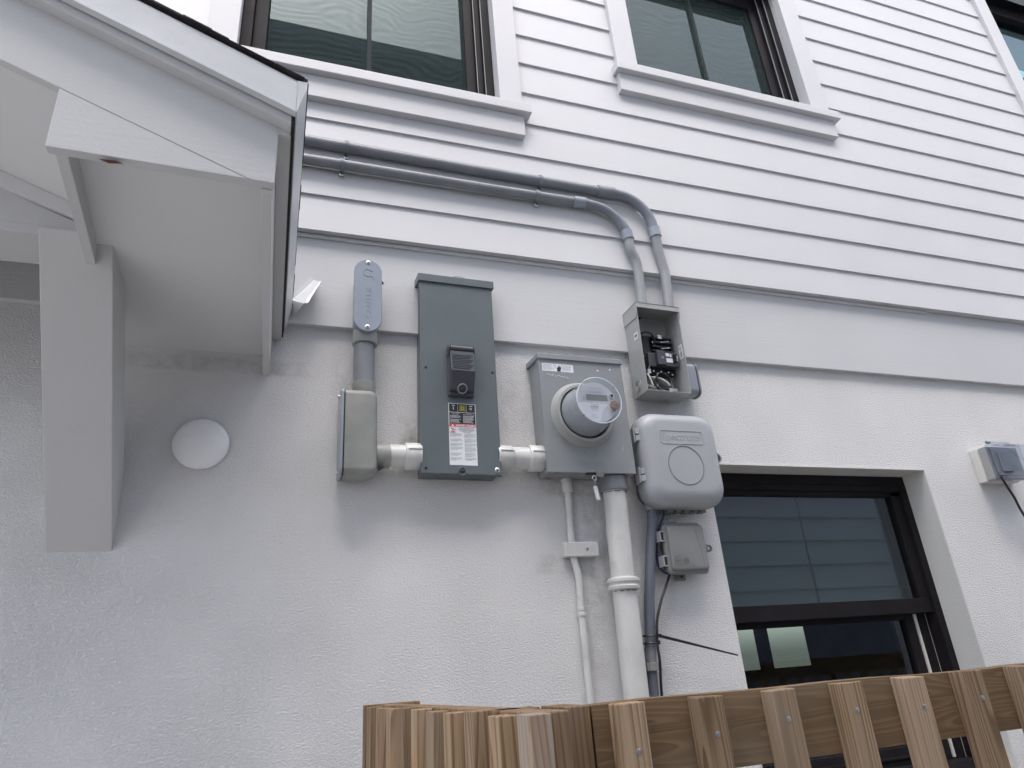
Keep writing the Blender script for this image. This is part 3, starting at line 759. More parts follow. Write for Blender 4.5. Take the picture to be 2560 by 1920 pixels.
# ------------------------------------------------------------------ meter box and meter
t = thing('meter_box', (.94, 0, 2.163), 'mid grey square meter box with round socket ring and hand sticker', 'electrical box')
finish('body', MB().box(.794, 1.090, -.100, 0, 2.166, 2.560), M['boxmid'], t, .004)
s = MB().box(.789, 1.095, -.104, -.098, 2.163, 2.556); s.box(.789, .792, -.098, -.088, 2.163, 2.556)
lid = finish('lid', s, M['boxmid'], t, .002)
s = MB(); s.prism([(.785, -.110, 2.551), (.785, -.110, 2.569), (.785, 0, 2.577), (.785, 0, 2.559)], (.314, 0, 0))
finish('rain_cap', s, M['boxmid'], t, .0015)
s = MB(); s.sm = True
s.lathe((.929, -.103, 2.359), (0, -1, 0), [(0, .113), (.004, .111), (.012, .104), (.022, .100), (.026, .098), (.026, .090), (.012, .089)], 72, False, False)
finish('socket_ring', s, M['boxlight'], t)
st = finish('shock_sticker', MB().loft([rrect(.801, .913, 2.508, 2.536, .003, -.1035), rrect(.801, .913, 2.508, 2.536, .003, -.1045)]), M['labelwhite'], lid)
k = MB(); rs = random.Random(11); yq = -.1047
for cx0, cx1 in ((.804, .842), (.874, .909)):
    for i in range(6):
        xx = cx0; z = 2.5305 - i * .0036
        while xx < cx1 - rs.random() * .012:
            L = rs.uniform(.002, .005); k.face([(xx, yq, z), (xx + L, yq, z), (xx + L, yq, z + .0014), (xx, yq, z + .0014)]); xx += L + .001
finish('print', k, M['labelgrey'], st)
k = MB()
k.prism([(.8530, yq, 2.509), (.8660, yq, 2.509), (.8665, yq, 2.514), (.8690, yq, 2.521), (.8680, yq, 2.529), (.8668, yq, 2.5225), (.8655, yq, 2.532), (.8640, yq, 2.5235), (.8622, yq, 2.5335), (.8607, yq, 2.5235), (.8585, yq, 2.5315), (.8577, yq, 2.5225), (.8550, yq, 2.5235), (.8535, yq, 2.519), (.8548, yq, 2.514)], (0, -.0002, 0))
k.tube([(.8435, yq, 2.5325), (.8505, yq, 2.5285), (.8460, yq, 2.5240), (.8530, yq, 2.5195)], .0005, 5, 0)
for xx in (.8428, .8718): k.face([(xx, yq, 2.509), (xx + .0005, yq, 2.509), (xx + .0005, yq, 2.535), (xx, yq, 2.535)])
finish('hand_symbol', k, M['labelblack'], st, smooth=False)
# scratches
k = MB(); rs = random.Random(2)
for i in range(26):
    u = i / 26; x = .815 + u * .078 + rs.uniform(-.003, .003); z = 2.497 - u * .010 + rs.uniform(-.003, .003)
    k.face([(x, -.1043, z), (x + rs.uniform(.003, .009), -.1043, z - .0012), (x + .003, -.1043, z + .0010)])
finish('scratch', k, M['labelwhite'], lid)
for x, z in ((.999, 2.520), (1.046, 2.527)):
    finish('scratch', MB().prism([(x, -.1043, z), (x + .009, -.1043, z + .001), (x + .007, -.1043, z + .004), (x + .003, -.1043, z + .006)], (0, .0004, 0)), M['labelwhite'], lid)
finish('scratch', MB().prism([(1.055, -.1043, 2.24), (1.0562, -.1043, 2.24), (1.0640, -.1043, 2.262)], (0, .0004, 0)), M['labelwhite'], lid)
# embossed maker's mark
k = text_bm('MILBANK', .942, 2.196, .021, -.1038, .0009, spacing=1.1)
finish('embossed_lettering', k, M['boxmid'], lid, smooth=False)
k = MB()
for a0, a1 in ((R(200), R(340)), (R(20), R(160))): k.ring((.942, -.104, 2.232), (0, -1, 0), .021, .0009, 20, 6, a0, a1)
for x in (.932, .938, .946, .952): k.tube([(x, -.104, 2.219), (x, -.104, 2.243)], .0009, 6)
for x in (.935, .949): k.ring((x, -.104, 2.243), (0, -1, 0), .003, .0009, 16, 6)
k.tube([(.900, -.104, 2.183), (.985, -.104, 2.183)], .0006, 6)
finish('embossed_emblem', k, M['boxmid'], lid)
for x, r in ((.83, .032), (.925, .036)):
    finish('knockout', MB().ring((x, -.05, 2.1657), (0, 0, 1), r, .0012).ring((x, -.05, 2.1657), (0, 0, 1), r * .7, .001), M['boxmid'], t)
# hasp and seal tag
k = MB(); k.box(.915, .947, -.112, -.104, 2.155, 2.161); finish('latch_slot', k, M['black'], lid)
k = MB(); k.prism([(.925, -.104, 2.170), (.940, -.122, 2.168), (.972, -.116, 2.164), (.978, -.106, 2.158), (.972, -.104, 2.153), (.94, -.104, 2.160)], (0, .002, -.004))
k.ring((.969, -.112, 2.161), (0, -1, .2), .0045, .0013, 20, 6)
finish('latch', k, M['bronze'] if False else M['boxlight'], lid)
tg = thing('meter_seal', (.938, -.115, 2.07), 'white plastic seal hanging on a wire below the meter box', 'seal')
k = MB(); k.ring((.937, -.116, 2.143), (.3, -1, 0), .0075, .0014, 24, 8); k.tube([(.934, -.116, 2.136), (.9335, -.116, 2.118)], .0007, 6); k.tube([(.940, -.116, 2.136), (.9385, -.116, 2.117)], .0007, 6)
finish('wire', k, M['steel'], tg)
k = MB(); k.prism([(.9300, -.120, 2.116), (.9415, -.120, 2.116), (.9475, -.120, 2.072), (.9360, -.120, 2.074)], (0, .006, 0)); k.prism([(.9375, -.1215, 2.114), (.9395, -.1215, 2.114), (.9450, -.1215, 2.076), (.9430, -.1215, 2.076)], (0, .002, 0))
finish('tag', k, M['labelwhite'], tg, .0006)

t = thing('electric_meter', (.929, -.12, 2.29), 'round electric meter under a clear dome with a small display', 'electric meter')
cc = (.929, 0, 2.360)
k = MB(); k.lathe((cc[0], -.112, cc[2]), (0, -1, 0), [(0, .089), (.004, .0895), (.008, .0895), (.010, .086)], 72)
finish('base', k, M['black'], t)
k = MB(); k.lathe((cc[0], -.12, cc[2]), (0, -1, 0), [(0, .083), (.004, .082), (.03, .073), (.085, .0695), (.0915, .068)], 72)
finish('inner_shell', k, M['cable_box'], t)
k = MB(); k.lathe((cc[0], -.2115, cc[2]), (0, -1, 0), [(0, .0672), (.0008, .0668)], 64)
fc = finish('face', k, M['face'], t)
k = MB()
pts = [(.868, 2.357), (.975, 2.362), (.968, 2.352)] + [(.955, 2.342), (.945, 2.328), (.938, 2.312), (.934, 2.2965)] + [(cc[0] + .064 * math.cos(R(a)), cc[2] + .064 * math.sin(R(a))) for a in range(-86, -176, -10)]
k.prism([(x, -.2126, z) for x, z in pts], (0, .0004, 0)); finish('nameplate', k, M['faceplate'], fc)
yq = -.2129
lc = finish('display', MB().box(.8965, .9650, yq, -.212, 2.3655, 2.3835), M['lcd'], fc)
k = MB(); k.box(.894, .9675, -.2135, -.212, 2.3835, 2.3855).box(.894, .8965, -.2135, -.212, 2.3645, 2.3835).box(.9650, .9675, -.2135, -.212, 2.3645, 2.3835)
finish('bezel', k, M['labelgrey'], fc)
k = MB()
for i in range(14): k.box(.897 + i * .0062, .8985 + i * .0062 + (i % 3) * .0012, yq, -.2127, 2.3565, 2.359)
for i in range(13): k.box(.906 + i * .0021, .9068 + i * .0021 + (i % 2) * .0005, yq, -.2127, 2.341, 2.3475)
for z, n in ((2.350, 8), (2.3375, 7), (2.332, 6), (2.316, 4), (2.309, 6)):
    for i in range(n): k.box(.908 + i * .0036, .9105 + i * .0036, yq, -.2127, z, z + .0016)
for z in (2.395, 2.3915, 2.408): k.box(.910, .952, yq, -.2127, z, z + .0006)
k.box(.889, .8905, yq, -.2127, 2.366, 2.376).box(.884, .8855, yq, -.2127, 2.366, 2.376).box(.884, .8875, yq, -.2127, 2.374, 2.3755)
k.box(.900, .9035, yq, -.2127, 2.369, 2.3705)
finish('print', k, M['labelgrey'], fc)
kn = finish('knob', MB().lathe((.985, -.2120, 2.3485), (0, -1, 0), [(0, .010), (.010, .010), (.010, .0155), (.0135, .0155), (.0145, .013)], 32), M['bronze'], t)
finish('knob_hole', MB().lathe((.981, -.2264, 2.3500), (0, -1, 0), [(0, .0018), (.0006, .0018)], 12).lathe((.989, -.2264, 2.3490), (0, -1, 0), [(0, .0018), (.0006, .0018)], 12).lathe((.9865, -.2264, 2.3435), (0, -1, 0), [(0, .0012), (.0006, .0012)], 12), M['black'], kn)
finish('optical_port', MB().lathe((.982, -.212, 2.3830), (0, -1, 0), [(0, .0085), (.006, .0085), (.006, .006), (.002, .0055)], 28), M['face'], t)
finish('port_lens', MB().lathe((.982, -.2125, 2.3830), (0, -1, 0), [(0, .0062), (.004, .0062)], 24), M['black'], t)
k = MB(); k.lathe((cc[0], -.122, cc[2]), (0, -1, 0), [(0, .0875), (.006, .0870), (.014, .0825), (.05, .0795), (.100, .0775), (.108, .0765), (.111, .0735), (.1115, .066), (.1115, .002)], 72, False, True)
finish('glass_dome', k, M['clear'], t)
k = MB(); k.ring((cc[0], -.2305, cc[2]), (0, 1, 0), .0760, .0019, 72, 8)
finish('dome_rim', k, paint('frosted_rim_plastic', (.62, .66, .74), .2, 0, .03, 8), t)
k = MB()
for a in (40, 130, 222):
    d = Vector((math.cos(R(a)), 0, math.sin(R(a)))); p = Vector((cc[0], -.226, cc[2])) + d * .0775
    k.cyl(p - Vector((0, .007, 0)), p + Vector((0, .006, 0)), .0012, 8)
finish('dome_mark', k, M['cover'], t)

# ------------------------------------------------------------------ small open breaker box
t = thing('breaker_box', (1.262, -.012, 2.455), 'small light grey breaker box standing open with black breaker and coiled wires inside', 'electrical box')
x0, x1, z0, z1, yf, yb = 1.177, 1.350, 2.456, 2.796, -.120, -.022
wt = .002
s = MB(); s.box(x0, x0 + wt, yf, yb, z0, z1); s.box(x1 - wt, x1, yf, yb, z0, z1); s.box(x0 + wt, x1 - wt, yb - wt, yb, z0, z1)
s.box(x0 + wt, x1 - wt, yf, yb - wt, z0, z0 + wt); s.box(x0 + wt, x1 - wt, yf, yb - wt, z1 - wt, z1)
finish('body', s, M['boxlight'], t)
s = MB(); s.box(x0 - .003, x1 + .003, yf - .004, yf - .001, z1 - .017, z1 + .003); s.box(x0 - .003, x1 + .003, yf - .001, yb, z1 + .0005, z1 + .003)
for a in (x0 - .003, x1 + .0008): s.prism([(a, yf - .004, z1 + .003), (a, yf - .004, z1 - .035), (a, yf + .006, z1 - .055), (a, yb, z1 - .050), (a, yb, z1 + .003)], (.0022, 0, 0))
finish('rain_cap', s, M['boxlight'], t, .0008)
k = MB()
for r in (.021, .0145, .0085): k.ring((x0 - .0002, -.062, 2.492), (1, 0, 0), r, .0014, 36, 6)
for r in (.024, .017, .010): k.ring((1.233, -.072, z0 - .0002), (0, 0, 1), r, .0008, 36, 6)
for c0 in ((1.300, -.09), (1.295, -.045)):
    for r in (.012, .007): k.ring((c0[0], c0[1], z0 - .0002), (0, 0, 1), r, .0008, 28, 6)
finish('knockout', k, M['boxlight'], t)
k = MB(); k.box(x0 - .0006, x0, -.104, -.078, 2.664, 2.690); sk = finish('barcode_sticker', k, M['labelwhite'], t)
k = MB(); rs = random.Random(4); yy = -.100
while yy < -.082: L = rs.uniform(.0008, .0025); k.box(x0 - .0009, x0 - .0006, yy, yy + L, 2.671, 2.683); yy += L + rs.uniform(.0007, .002)
finish('print', k, M['labelblack'], sk)
k = MB(); k.box(x1 - wt - .0006, x1 - wt, -.112, -.088, 2.600, 2.655); sk = finish('ratings_sticker', k, M['labelwhite'], t)
k = MB()
for i in range(6): k.box(x1 - wt - .0009, x1 - wt - .0006, -.108, -.092 - (i % 3) * .003, 2.606 + i * .004, 2.6075 + i * .004)
k.ring((x1 - wt - .0008, -.099, 2.641), (1, 0, 0), .0055, .0008, 20, 6); finish('print', k, M['labelblack'], sk)
# interior
k = MB(); k.box(1.190, 1.338, -.060, -.026, 2.55, 2.70); k.box(1.215, 1.24, -.068, -.06, 2.56, 2.69)
for i in range(4): k.box(1.25, 1.335, -.074, -.060, 2.632 + i * .018, 2.640 + i * .018)
finish('busbar_base', k, M['black'], t, .001)
k = MB()
for z in (2.668, 2.642): k.prism([(1.282, -.080, z), (1.296, -.084, z), (1.306, -.076, z + .006), (1.318, -.080, z + .006), (1.318, -.078, z + .006), (1.306, -.072, z + .006), (1.296, -.080, z), (1.282, -.076, z)], (0, 0, .003))
k.box(1.246, 1.249, -.082, -.078, 2.66, 2.668); k.box(1.276, 1.292, -.0765, -.074, 2.685, 2.700)
finish('busbar', k, M['steel'], t)
br = MB(); br.box(1.252, 1.285, -.094, -.060, 2.572, 2.628); br.box(1.285, 1.338, -.090, -.060, 2.570, 2.624); br.box(1.222, 1.252, -.080, -.060, 2.568, 2.622)
br = finish('breaker', br, M['cover'], t, .0015)
k = MB(); k.box(1.288, 1.302, -.0915, -.090, 2.608, 2.620); k.box(1.288, 1.314, -.0915, -.090, 2.584, 2.600); k.box(1.305, 1.311, -.0915, -.090, 2.606, 2.618); k.box(1.331, 1.336, -.0915, -.090, 2.592, 2.614)
finish('breaker_sticker', k, M['labelwhite'], br)
k = MB(); k.box(1.318, 1.327, -.101, -.090, 2.584, 2.616); finish('breaker_handle', k, M['black'], br, .001)
k = text_bm('ON\nOFF', 1.272, 2.600, .006, -.0942, rot=R(90)); finish('breaker_print', k, M['labelwhite'], br)
# wires
k = MB()
for cx, cz, r, yy in ((1.270, 2.510, .034, -.085), (1.276, 2.514, .036, -.078), (1.266, 2.512, .030, -.092), (1.272, 2.506, .039, -.072)):
    k.ring((cx, yy, cz), (.15, -1, .2), r, .0022, 40, 8)
finish('wire_coil', k, M['black'], t)
for p_, r_ in (([(1.235, -.04, 2.785), (1.205, -.06, 2.76), (1.195, -.07, 2.71), (1.20, -.065, 2.70)], .005), ([(1.215, -.04, 2.785), (1.192, -.055, 2.75), (1.188, -.065, 2.66), (1.21, -.07, 2.63)], .004),
               ([(1.19, -.07, 2.68), (1.215, -.085, 2.70), (1.25, -.082, 2.695), (1.262, -.07, 2.66)], .0035), ([(1.20, -.07, 2.57), (1.21, -.085, 2.53), (1.24, -.09, 2.475), (1.27, -.085, 2.468)], .0032),
               ([(1.225, -.078, 2.57), (1.21, -.08, 2.54), (1.2, -.075, 2.50)], .004)):
    finish('black_wire', MB().tube(p_, r_, 10), M['black'], t)
for p_, r_ in (([(1.206, -.085, 2.535), (1.212, -.09, 2.51), (1.218, -.09, 2.488)], .0038), ([(1.228, -.07, 2.528), (1.262, -.078, 2.522), (1.292, -.08, 2.500), (1.31, -.07, 2.49)], .0042),
               ([(1.21, -.06, 2.505), (1.24, -.066, 2.492), (1.265, -.064, 2.515)], .0038), ([(1.188, -.085, 2.600), (1.200, -.086, 2.602)], .0035)):
    finish('white_wire', MB().tube(p_, r_, 10), M['cream'], t)
k = MB(); k.box(1.262, 1.275, -.121, -.119, 2.455, 2.468); k.box(1.208, 1.220, -.088, -.078, 2.535, 2.552); k.box(1.290, 1.312, -.095, -.085, 2.472, 2.480)
for i in range(6): k.lathe((1.235 + i * .015, -.08, 2.548 - (i % 2) * .008), (0, -1, 0), [(0, .003), (.003, .003)], 12)
finish('terminal', k, M['steel'], t, smooth=False)
k = MB()
for i, xx in enumerate((1.24, 1.325)): k.lathe((xx, yf + .001, 2.457), (0, -1, 0), [(0, .002), (.003, .002)], 10)
k.cyl((x1, -.060, 2.748), (x1 + .038, -.060, 2.748), .0028, 12); k.cyl((x1 + .002, -.060, 2.748), (x1 + .010, -.060, 2.748), .008, 12)
for sg in (1, -1): k.prism([(x1 + .010, -.062, 2.748), (x1 + .020, -.062, 2.748), (x1 + .012, -.062, 2.748 + sg * .018), (x1 + .006, -.062, 2.748 + sg * .014)], (0, .004, 0))
finish('wing_nut', k, M['steel'], t, smooth=False)
k = MB(); k.lathe((1.246, -.058, z1 + .003), (0, 0, 1), [(0, .021), (.004, .021), (.004, .019), (.010, .019)], 24, ); k.lathe((1.335, -.058, z1 + .003), (0, 0, 1), [(0, .021), (.004, .021)], 24)
finish('lock_nut', k, M['steel'], t)
t.rotation_euler = (0, R(1.2), 0)
# conduit body hidden half behind the breaker box
t = thing('conduit_fitting', (1.39, 0, 2.47), 'blue-grey conduit body with rounded lid at the right side of the open breaker box', 'conduit body')
s = MB(); s.sm = True; s.loft([yz_ring(1.356, -.072, -.012, 2.474, 2.602, .022), yz_ring(1.420, -.072, -.012, 2.474, 2.602, .022)]); finish('body', s, M['pvcoupl'], t)
s = MB(); s.sm = True; s.loft([yz_ring(1.420, -.074, -.010, 2.472, 2.604, .024), yz_ring(1.4225, -.074, -.010, 2.472, 2.604, .024)]); finish('gasket', s, M['black'], t)
s = MB(); s.sm = True; s.loft([yz_ring(1.4225, -.074, -.010, 2.472, 2.604, .024), yz_ring(1.429, -.074, -.010, 2.472, 2.604, .024), yz_ring(1.431, -.071, -.013, 2.475, 2.601, .022)]); finish('cover', s, M['pvc'], t)

# ------------------------------------------------------------------ two conduits along the siding
def strap(x, z, r, parent, yc):
    k = MB()
    rs = []
    for a in range(-20, 201, 20):
        d = Vector((0, -math.sin(R(a)), math.cos(R(a))))
        rs.append([Vector((x + dx, yc, z)) + d * (r + h) for dx, h in ((-.008, .0), (.008, .0), (.008, .0028), (-.008, .0028))])
    k.loft(rs); k.ring((x, yc, z), (1, 0, 0), r + .0032, .0018, 28, 6)
    k.box(x - .006, x + .006, yc + r - .005, yc + r, z - r - .019, z - r)
    st = finish('strap', k, M['pvcb'], parent)
    screw('screw', x, yc + r - .005, z - r - .012, .0078, st)
def conduit(pts, r, cps, straps, label, corner, low):
    t = thing('conduit', pts[0], label, 'conduit', 'conduits along the siding')
    n = len(pts)
    finish('pipe', MB().tube(pts[:corner[0] + 1], r, 24, 4), M['pvc'], t)
    finish('elbow', MB().tube(pts[corner[0]:corner[1] + 1], r, 24, 8), M['pvcb'], t)
    finish('pipe', MB().tube(pts[corner[1]:], r, 24, 8), M['pvclow'], t)
    for a, b in cps:
        a = Vector(a); b = Vector(b)
        finish('coupling', MB().lathe(a, b - a, [(0, r * 1.02), (.0005, r * 1.2), ((b - a).length - .0005, r * 1.2), ((b - a).length, r * 1.02)], 28), M['pvcoupl'] if label.startswith('lower') or a.z < 3.2 else M['pvc'], t)
    for x, z in straps: strap(x, z, r, t, -.072)
    return t
M['pvcb'] = paint('blue_grey_conduit_elbow', (.21, .225, .26), .4, 0, .08, 10, dirt=.25)
M['pvclow'] = paint('pale_grey_conduit', (.30, .31, .32), .42, 0, .06, 8, dirt=.2)
Y = -.072
conduit([(-.10, Y, 3.338), (.012, Y, 3.336), (.154, Y, 3.334), (.64, Y, 3.328), (.88, Y, 3.327), (1.121, Y, 3.325), (1.198, Y, 3.327), (1.247, Y, 3.320), (1.290, Y, 3.298), (1.322, Y, 3.266), (1.342, Y, 3.225), (1.350, Y, 3.179), (1.353, Y, 3.141), (1.358, -.066, 3.078), (1.367, -.062, 3.024), (1.372, -.060, 2.965), (1.363, -.058, 2.800)],
        .0195, [((1.121, Y, 3.325), (1.193, Y, 3.327)), ((1.3497, Y, 3.183), (1.3525, Y, 3.141))], [(.154, 3.334), (.88, 3.327)],
        'upper of two grey conduits along the white siding, bending down to the open breaker box', (6, 12), 0)
conduit([(-.10, Y, 3.254), (.012, Y, 3.254), (.14, Y, 3.2545), (.64, Y, 3.252), (.86, Y, 3.253), (1.010, Y, 3.254), (1.058, Y, 3.255), (1.114, Y, 3.248), (1.155, Y, 3.232), (1.188, Y, 3.205), (1.212, Y, 3.172), (1.225, Y, 3.145), (1.228, Y, 3.111), (1.231, -.070, 3.064), (1.250, -.064, 3.021), (1.254, -.060, 2.964), (1.249, -.058, 2.800)],
        .0185, [((1.010, Y, 3.254), (1.058, Y, 3.255)), ((1.2235, Y, 3.150), (1.2275, Y, 3.111))], [(.14, 3.2545), (.859, 3.253)],
        'lower of two grey conduits along the white siding, inner bend with pale coupling', (6, 12), 0)

# ------------------------------------------------------------------ cable company box
t = thing('cable_box', (1.276, 0, 2.05), 'large rounded light grey cable box lettered Spectrum', 'utility box')
X0, X1, Z0, Z1 = 1.128, 1.424, 2.058, 2.381
s = MB(); s.sm = True
s.loft([rrect(X0 + .018, X1 - .02, Z0 + .018, Z1 - .022, .05, 0, 10), rrect(X0 + .014, X1 - .016, Z0 + .012, Z1 - .014, .055, -.045, 10)])
finish('base', s, M['cable_dark'], t)
s = MB(); s.sm = True
L = []
for ins, yy in ((.001, -.044), (0, -.046), (0, -.085), (.004, -.097), (.012, -.109), (.024, -.118), (.038, -.1235), (.05, -.125)):
    L.append(rrect(X0 + ins, X1 - ins * .8, Z0 + ins, Z1 - ins * .8, max(.064 - ins * .6, .02), yy, 10))
s.loft(L)
lid = finish('lid', s, M['cable_box'], t)
k = MB(); rr = rrect(1.192, 1.356, 2.264, 2.310, .009, -.1255, 5)
k.tube(rr + [rr[0]], .0014, 6, 0); finish('nameplate_border', k, M['cable_box'], lid)
k = text_bm('Spectrum', 1.268, 2.2885, .040, -.1248, .0012, wmax=.140)
k.prism([(1.341, -.126, 2.279), (1.341, -.126, 2.297), (1.352, -.126, 2.288)], (0, .001, 0))
finish('embossed_lettering', k, M['cable_box'], lid, smooth=False)
k = MB(); k.ring((1.2735, -.1247, 2.191), (0, -1, 0), .0685, .0013, 72, 6); k.ring((1.2735, -.1247, 2.191), (0, -1, 0), .0635, .0010, 72, 6)
for a in (90, 212, -32): d = Vector((math.cos(R(a)), 0, math.sin(R(a)))); p = Vector((1.2735, -.1255, 2.191)); k.tube([p + d * .062, p + d * .070], .0014, 6)
finish('knockout_ring', k, M['cable_box'], lid)
k = MB(); k.ring((1.2735, -.1249, 2.191), (0, -1, 0), .066, .0021, 72, 6); finish('knockout_groove', k, M['cable_dark'], lid)  # darker ring stands in for the shade in the groove
for zc in (2.303, 2.165):
    k = MB(); k.box(X0 - .012, X0 - .006, -.086, -.055, zc - .026, zc + .026)
    for dz in (.012, -.012): k.prism([(X0 - .008, -.090, zc + dz - .0095), (X0 + .030, -.112, zc + dz - .0095), (X0 + .030, -.106, zc + dz - .0095), (X0 - .008, -.080, zc + dz - .0095)], (0, 0, .019))
    finish('hinge', k, M['cable_box'], t, .0008)
k = MB(); k.box(X0 + .003, X0 + .016, -.05, -.03, 2.19, 2.275); finish('hinge_gap', k, M['black'], t)
k = MB(); k.lathe((1.456, -.004, 2.243), (0, -1, 0), [(0, .019), (.045, .019), (.045, .016), (.02, .015)], 28)
k.box(1.42, 1.456, -.02, -.004, 2.20, 2.255); k.loft([rrect(1.435, 1.475, 2.196, 2.235, .008, -.004), rrect(1.435, 1.475, 2.196, 2.235, .008, -.016)])
finish('mounting_lug', k, M['cable_box'], t)
finish('lug_hole', MB().lathe((1.455, -.0155, 2.212), (0, -1, 0), [(0, .005), (.001, .005)], 16), M['cover'], t)
k = MB()
for i in range(5): k.box(1.225 + i * .031, 1.247 + i * .031, -.05, -.02, 2.050, 2.062)
finish('cable_port', k, M['cable_dark'], t, .002)
k = MB().lathe((1.178, -.030, 2.062), (0, 0, 1), [(0, .021), (.02, .023)], 28); finish('conduit_port', k, M['cable_box'], t)

# ------------------------------------------------------------------ smaller telephone box
t = thing('telephone_box', (1.26, 0, 1.85), 'small taupe-grey square box lettered tii below the cable box', 'utility box')
s = MB(); s.sm = True; s.loft([rrect(1.206, 1.335, 1.868, 2.012, .010, 0), rrect(1.203, 1.338, 1.864, 2.016, .012, -.045)])
finish('base', s, M['cable_dark'], t)
s = MB(); s.sm = True
s.loft([rrect(1.190, 1.340, 1.852, 2.010, .014, -.044), rrect(1.186, 1.336, 1.850, 2.008, .014, -.047), rrect(1.186, 1.336, 1.850, 2.008, .014, -.058), rrect(1.189, 1.333, 1.853, 2.005, .012, -.062), rrect(1.194, 1.331, 1.860, 2.002, .010, -.063), rrect(1.1955, 1.330, 1.862, 2.001, .009, -.072), rrect(1.198, 1.328, 1.865, 1.999, .008, -.074)])
lid = finish('lid', s, M['tii'], t)
for zc in (1.970, 1.892):
    k = MB(); k.box(1.174, 1.192, -.062, -.056, zc - .017, zc - .013).box(1.174, 1.192, -.062, -.056, zc + .013, zc + .017).box(1.172, 1.176, -.062, -.030, zc - .017, zc + .017)
    c = finish('hinge', k, M['cable_box'], t, .0008)
    finish('hinge_slot', MB().box(1.176, 1.188, -.058, -.05, zc - .013, zc + .013), M['black'], c)
M['tiidark'] = paint('taupe_grey_relief_shade', (.15, .155, .155), .5)  # relief shade put into the colour: darker copy of the lid plastic
k = text_bm('tii', 1.247, 1.890, .026, -.0735, .0018, bold=.0004); finish('embossed_lettering', k, M['tiidark'], lid, smooth=False)
k = MB()
k.prism([(1.206, -.0748, 1.902), (1.229, -.0748, 1.911), (1.216, -.0748, 1.899)], (0, .001, 0)); k.prism([(1.206, -.0748, 1.895), (1.222, -.0748, 1.893), (1.229, -.0748, 1.902), (1.227, -.0748, 1.888), (1.208, -.0748, 1.888)], (0, .001, 0))
k.tube([(1.207, -.0745, 1.881), (1.229, -.0745, 1.881)], .0008, 6); tri = [(1.262, -.0745, 1.871), (1.273, -.0745, 1.871), (1.2675, -.0745, 1.880), (1.262, -.0745, 1.871)]
k.tube(tri, .0006, 6, 0); finish('embossed_emblem', k, M['tiidark'], lid, smooth=False)
k = MB(); k.tube([(1.296, -.074, 2.0), (1.302, -.0742, 1.96), (1.309, -.0742, 1.92), (1.312, -.0742, 1.868)], .0008, 6); finish('lid_crease', k, M['tii'], lid)
k = MB(); k.box(1.335, 1.350, -.05, -.035, 1.918, 1.945); k.lathe((1.3555, -.034, 1.931), (0, -1, 0), [(0, .0115), (.018, .0115), (.018, .0085), (.01, .008)], 24); finish('bolt_collar', k, M['tii'], t)
finish('bolt', MB().lathe((1.3555, -.036, 1.931), (0, -1, 0), [(0, .007), (.012, .007), (.013, .005)], 6), M['steel'], t)
k = MB(); k.box(1.238, 1.272, -.016, 0, 1.836, 1.858).box(1.246, 1.290, -.03, 0, 1.857, 1.866); finish('mounting_tab', k, M['cable_dark'], t, .002)
finish('tab_hole', MB().lathe((1.257, -.0155, 1.847), (0, -1, 0), [(0, .005), (.001, .005)], 8), M['black'], t)
k = MB(); k.box(1.228, 1.262, -.03, -.0, 2.012, 2.022); finish('top_tab', k, M['cable_dark'], t)

# ------------------------------------------------------------------ conduits and cables going down
gp = [(1.178, -.030, 2.075), (1.170, -.030, 2.02), (1.156, -.03, 1.961), (1.125, -.03, 1.812), (1.118, -.03, 1.775), (1.106, -.03, 1.69), (1.100, -.03, 1.64), (1.088, -.03, 1.513), (1.078, -.03, 1.2), (1.07, -.03, .4), (1.07, -.03, .0)]
t = thing('conduit', (1.07, -.03, 0), 'slim dark grey conduit running down from the cable box, beside the black cable', 'conduit')
finish('pipe', MB().tube(gp, .0163, 24, 6), M['pvcdark'] if 'pvcdark' in M else paint('slate_grey_pvc', (.125, .14, .175), .42, 0, .06, 9, dirt=.25), t)
finish('coupling', MB().cyl((1.0985, -.03, 1.640), (1.095, -.03, 1.60), .0178, 24), M['pvc'], t)
k = MB(); k.box(1.076, 1.116, -.052, -.044, 1.576, 1.600); k.box(1.114, 1.131, -.012, -.006, 1.577, 1.600); k.prism([(1.112, -.052, 1.576), (1.118, -.044, 1.576), (1.118, -.006, 1.576), (1.112, -.006, 1.576)], (0, 0, .024)); k.box(1.070, 1.076, -.05, 0, 1.576, 1.6)
finish('strap', k, M['pvcbeige'], t, .001)
k = MB().tube([(1.228, -.02, 2.07), (1.223, -.02, 2.046), (1.201, -.02, 2.009), (1.186, -.018, 1.97), (1.180, -.015, 1.936), (1.177, -.015, 1.89), (1.186, -.02, 1.868), (1.205, -.02, 1.858), (1.225, -.02, 1.862)], .0036, 10)
tag(finish('blue_cable', k, M['bluecable']), 'thin blue cable looping from the cable box into the telephone box', 'cable')
k = MB().tube([(1.216, -.02, 1.864), (1.212, -.02, 1.857), (1.195, -.025, 1.831), (1.176, -.03, 1.803), (1.156, -.038, 1.776), (1.129, -.045, 1.722), (1.117, -.05, 1.677), (1.113, -.05, 1.641), (1.111, -.054, 1.597), (1.107, -.045, 1.512), (1.10, -.04, 1.3), (1.095, -.04, .6), (1.09, -.04, .0)], .0042, 10)
tag(finish('black_cable', k, M['black']), 'black cable hanging from the telephone box beside the grey conduit', 'cable')
k = MB(); k.ring((1.100, -.034, 1.6735), (.05, 0, 1), .0215, .0028, 32, 6); k.box(1.119, 1.129, -.056, -.046, 1.667, 1.677)
a = Vector((1.126, -.052, 1.671)); b = Vector((1.395, -.045, 1.6010))
d = (b - a).normalized(); n = Vector((-d.z, 0, d.x)) * .0046
k.prism([a - n, b - n * .45, b + n * .45, a + n], (0, .0016, 0))
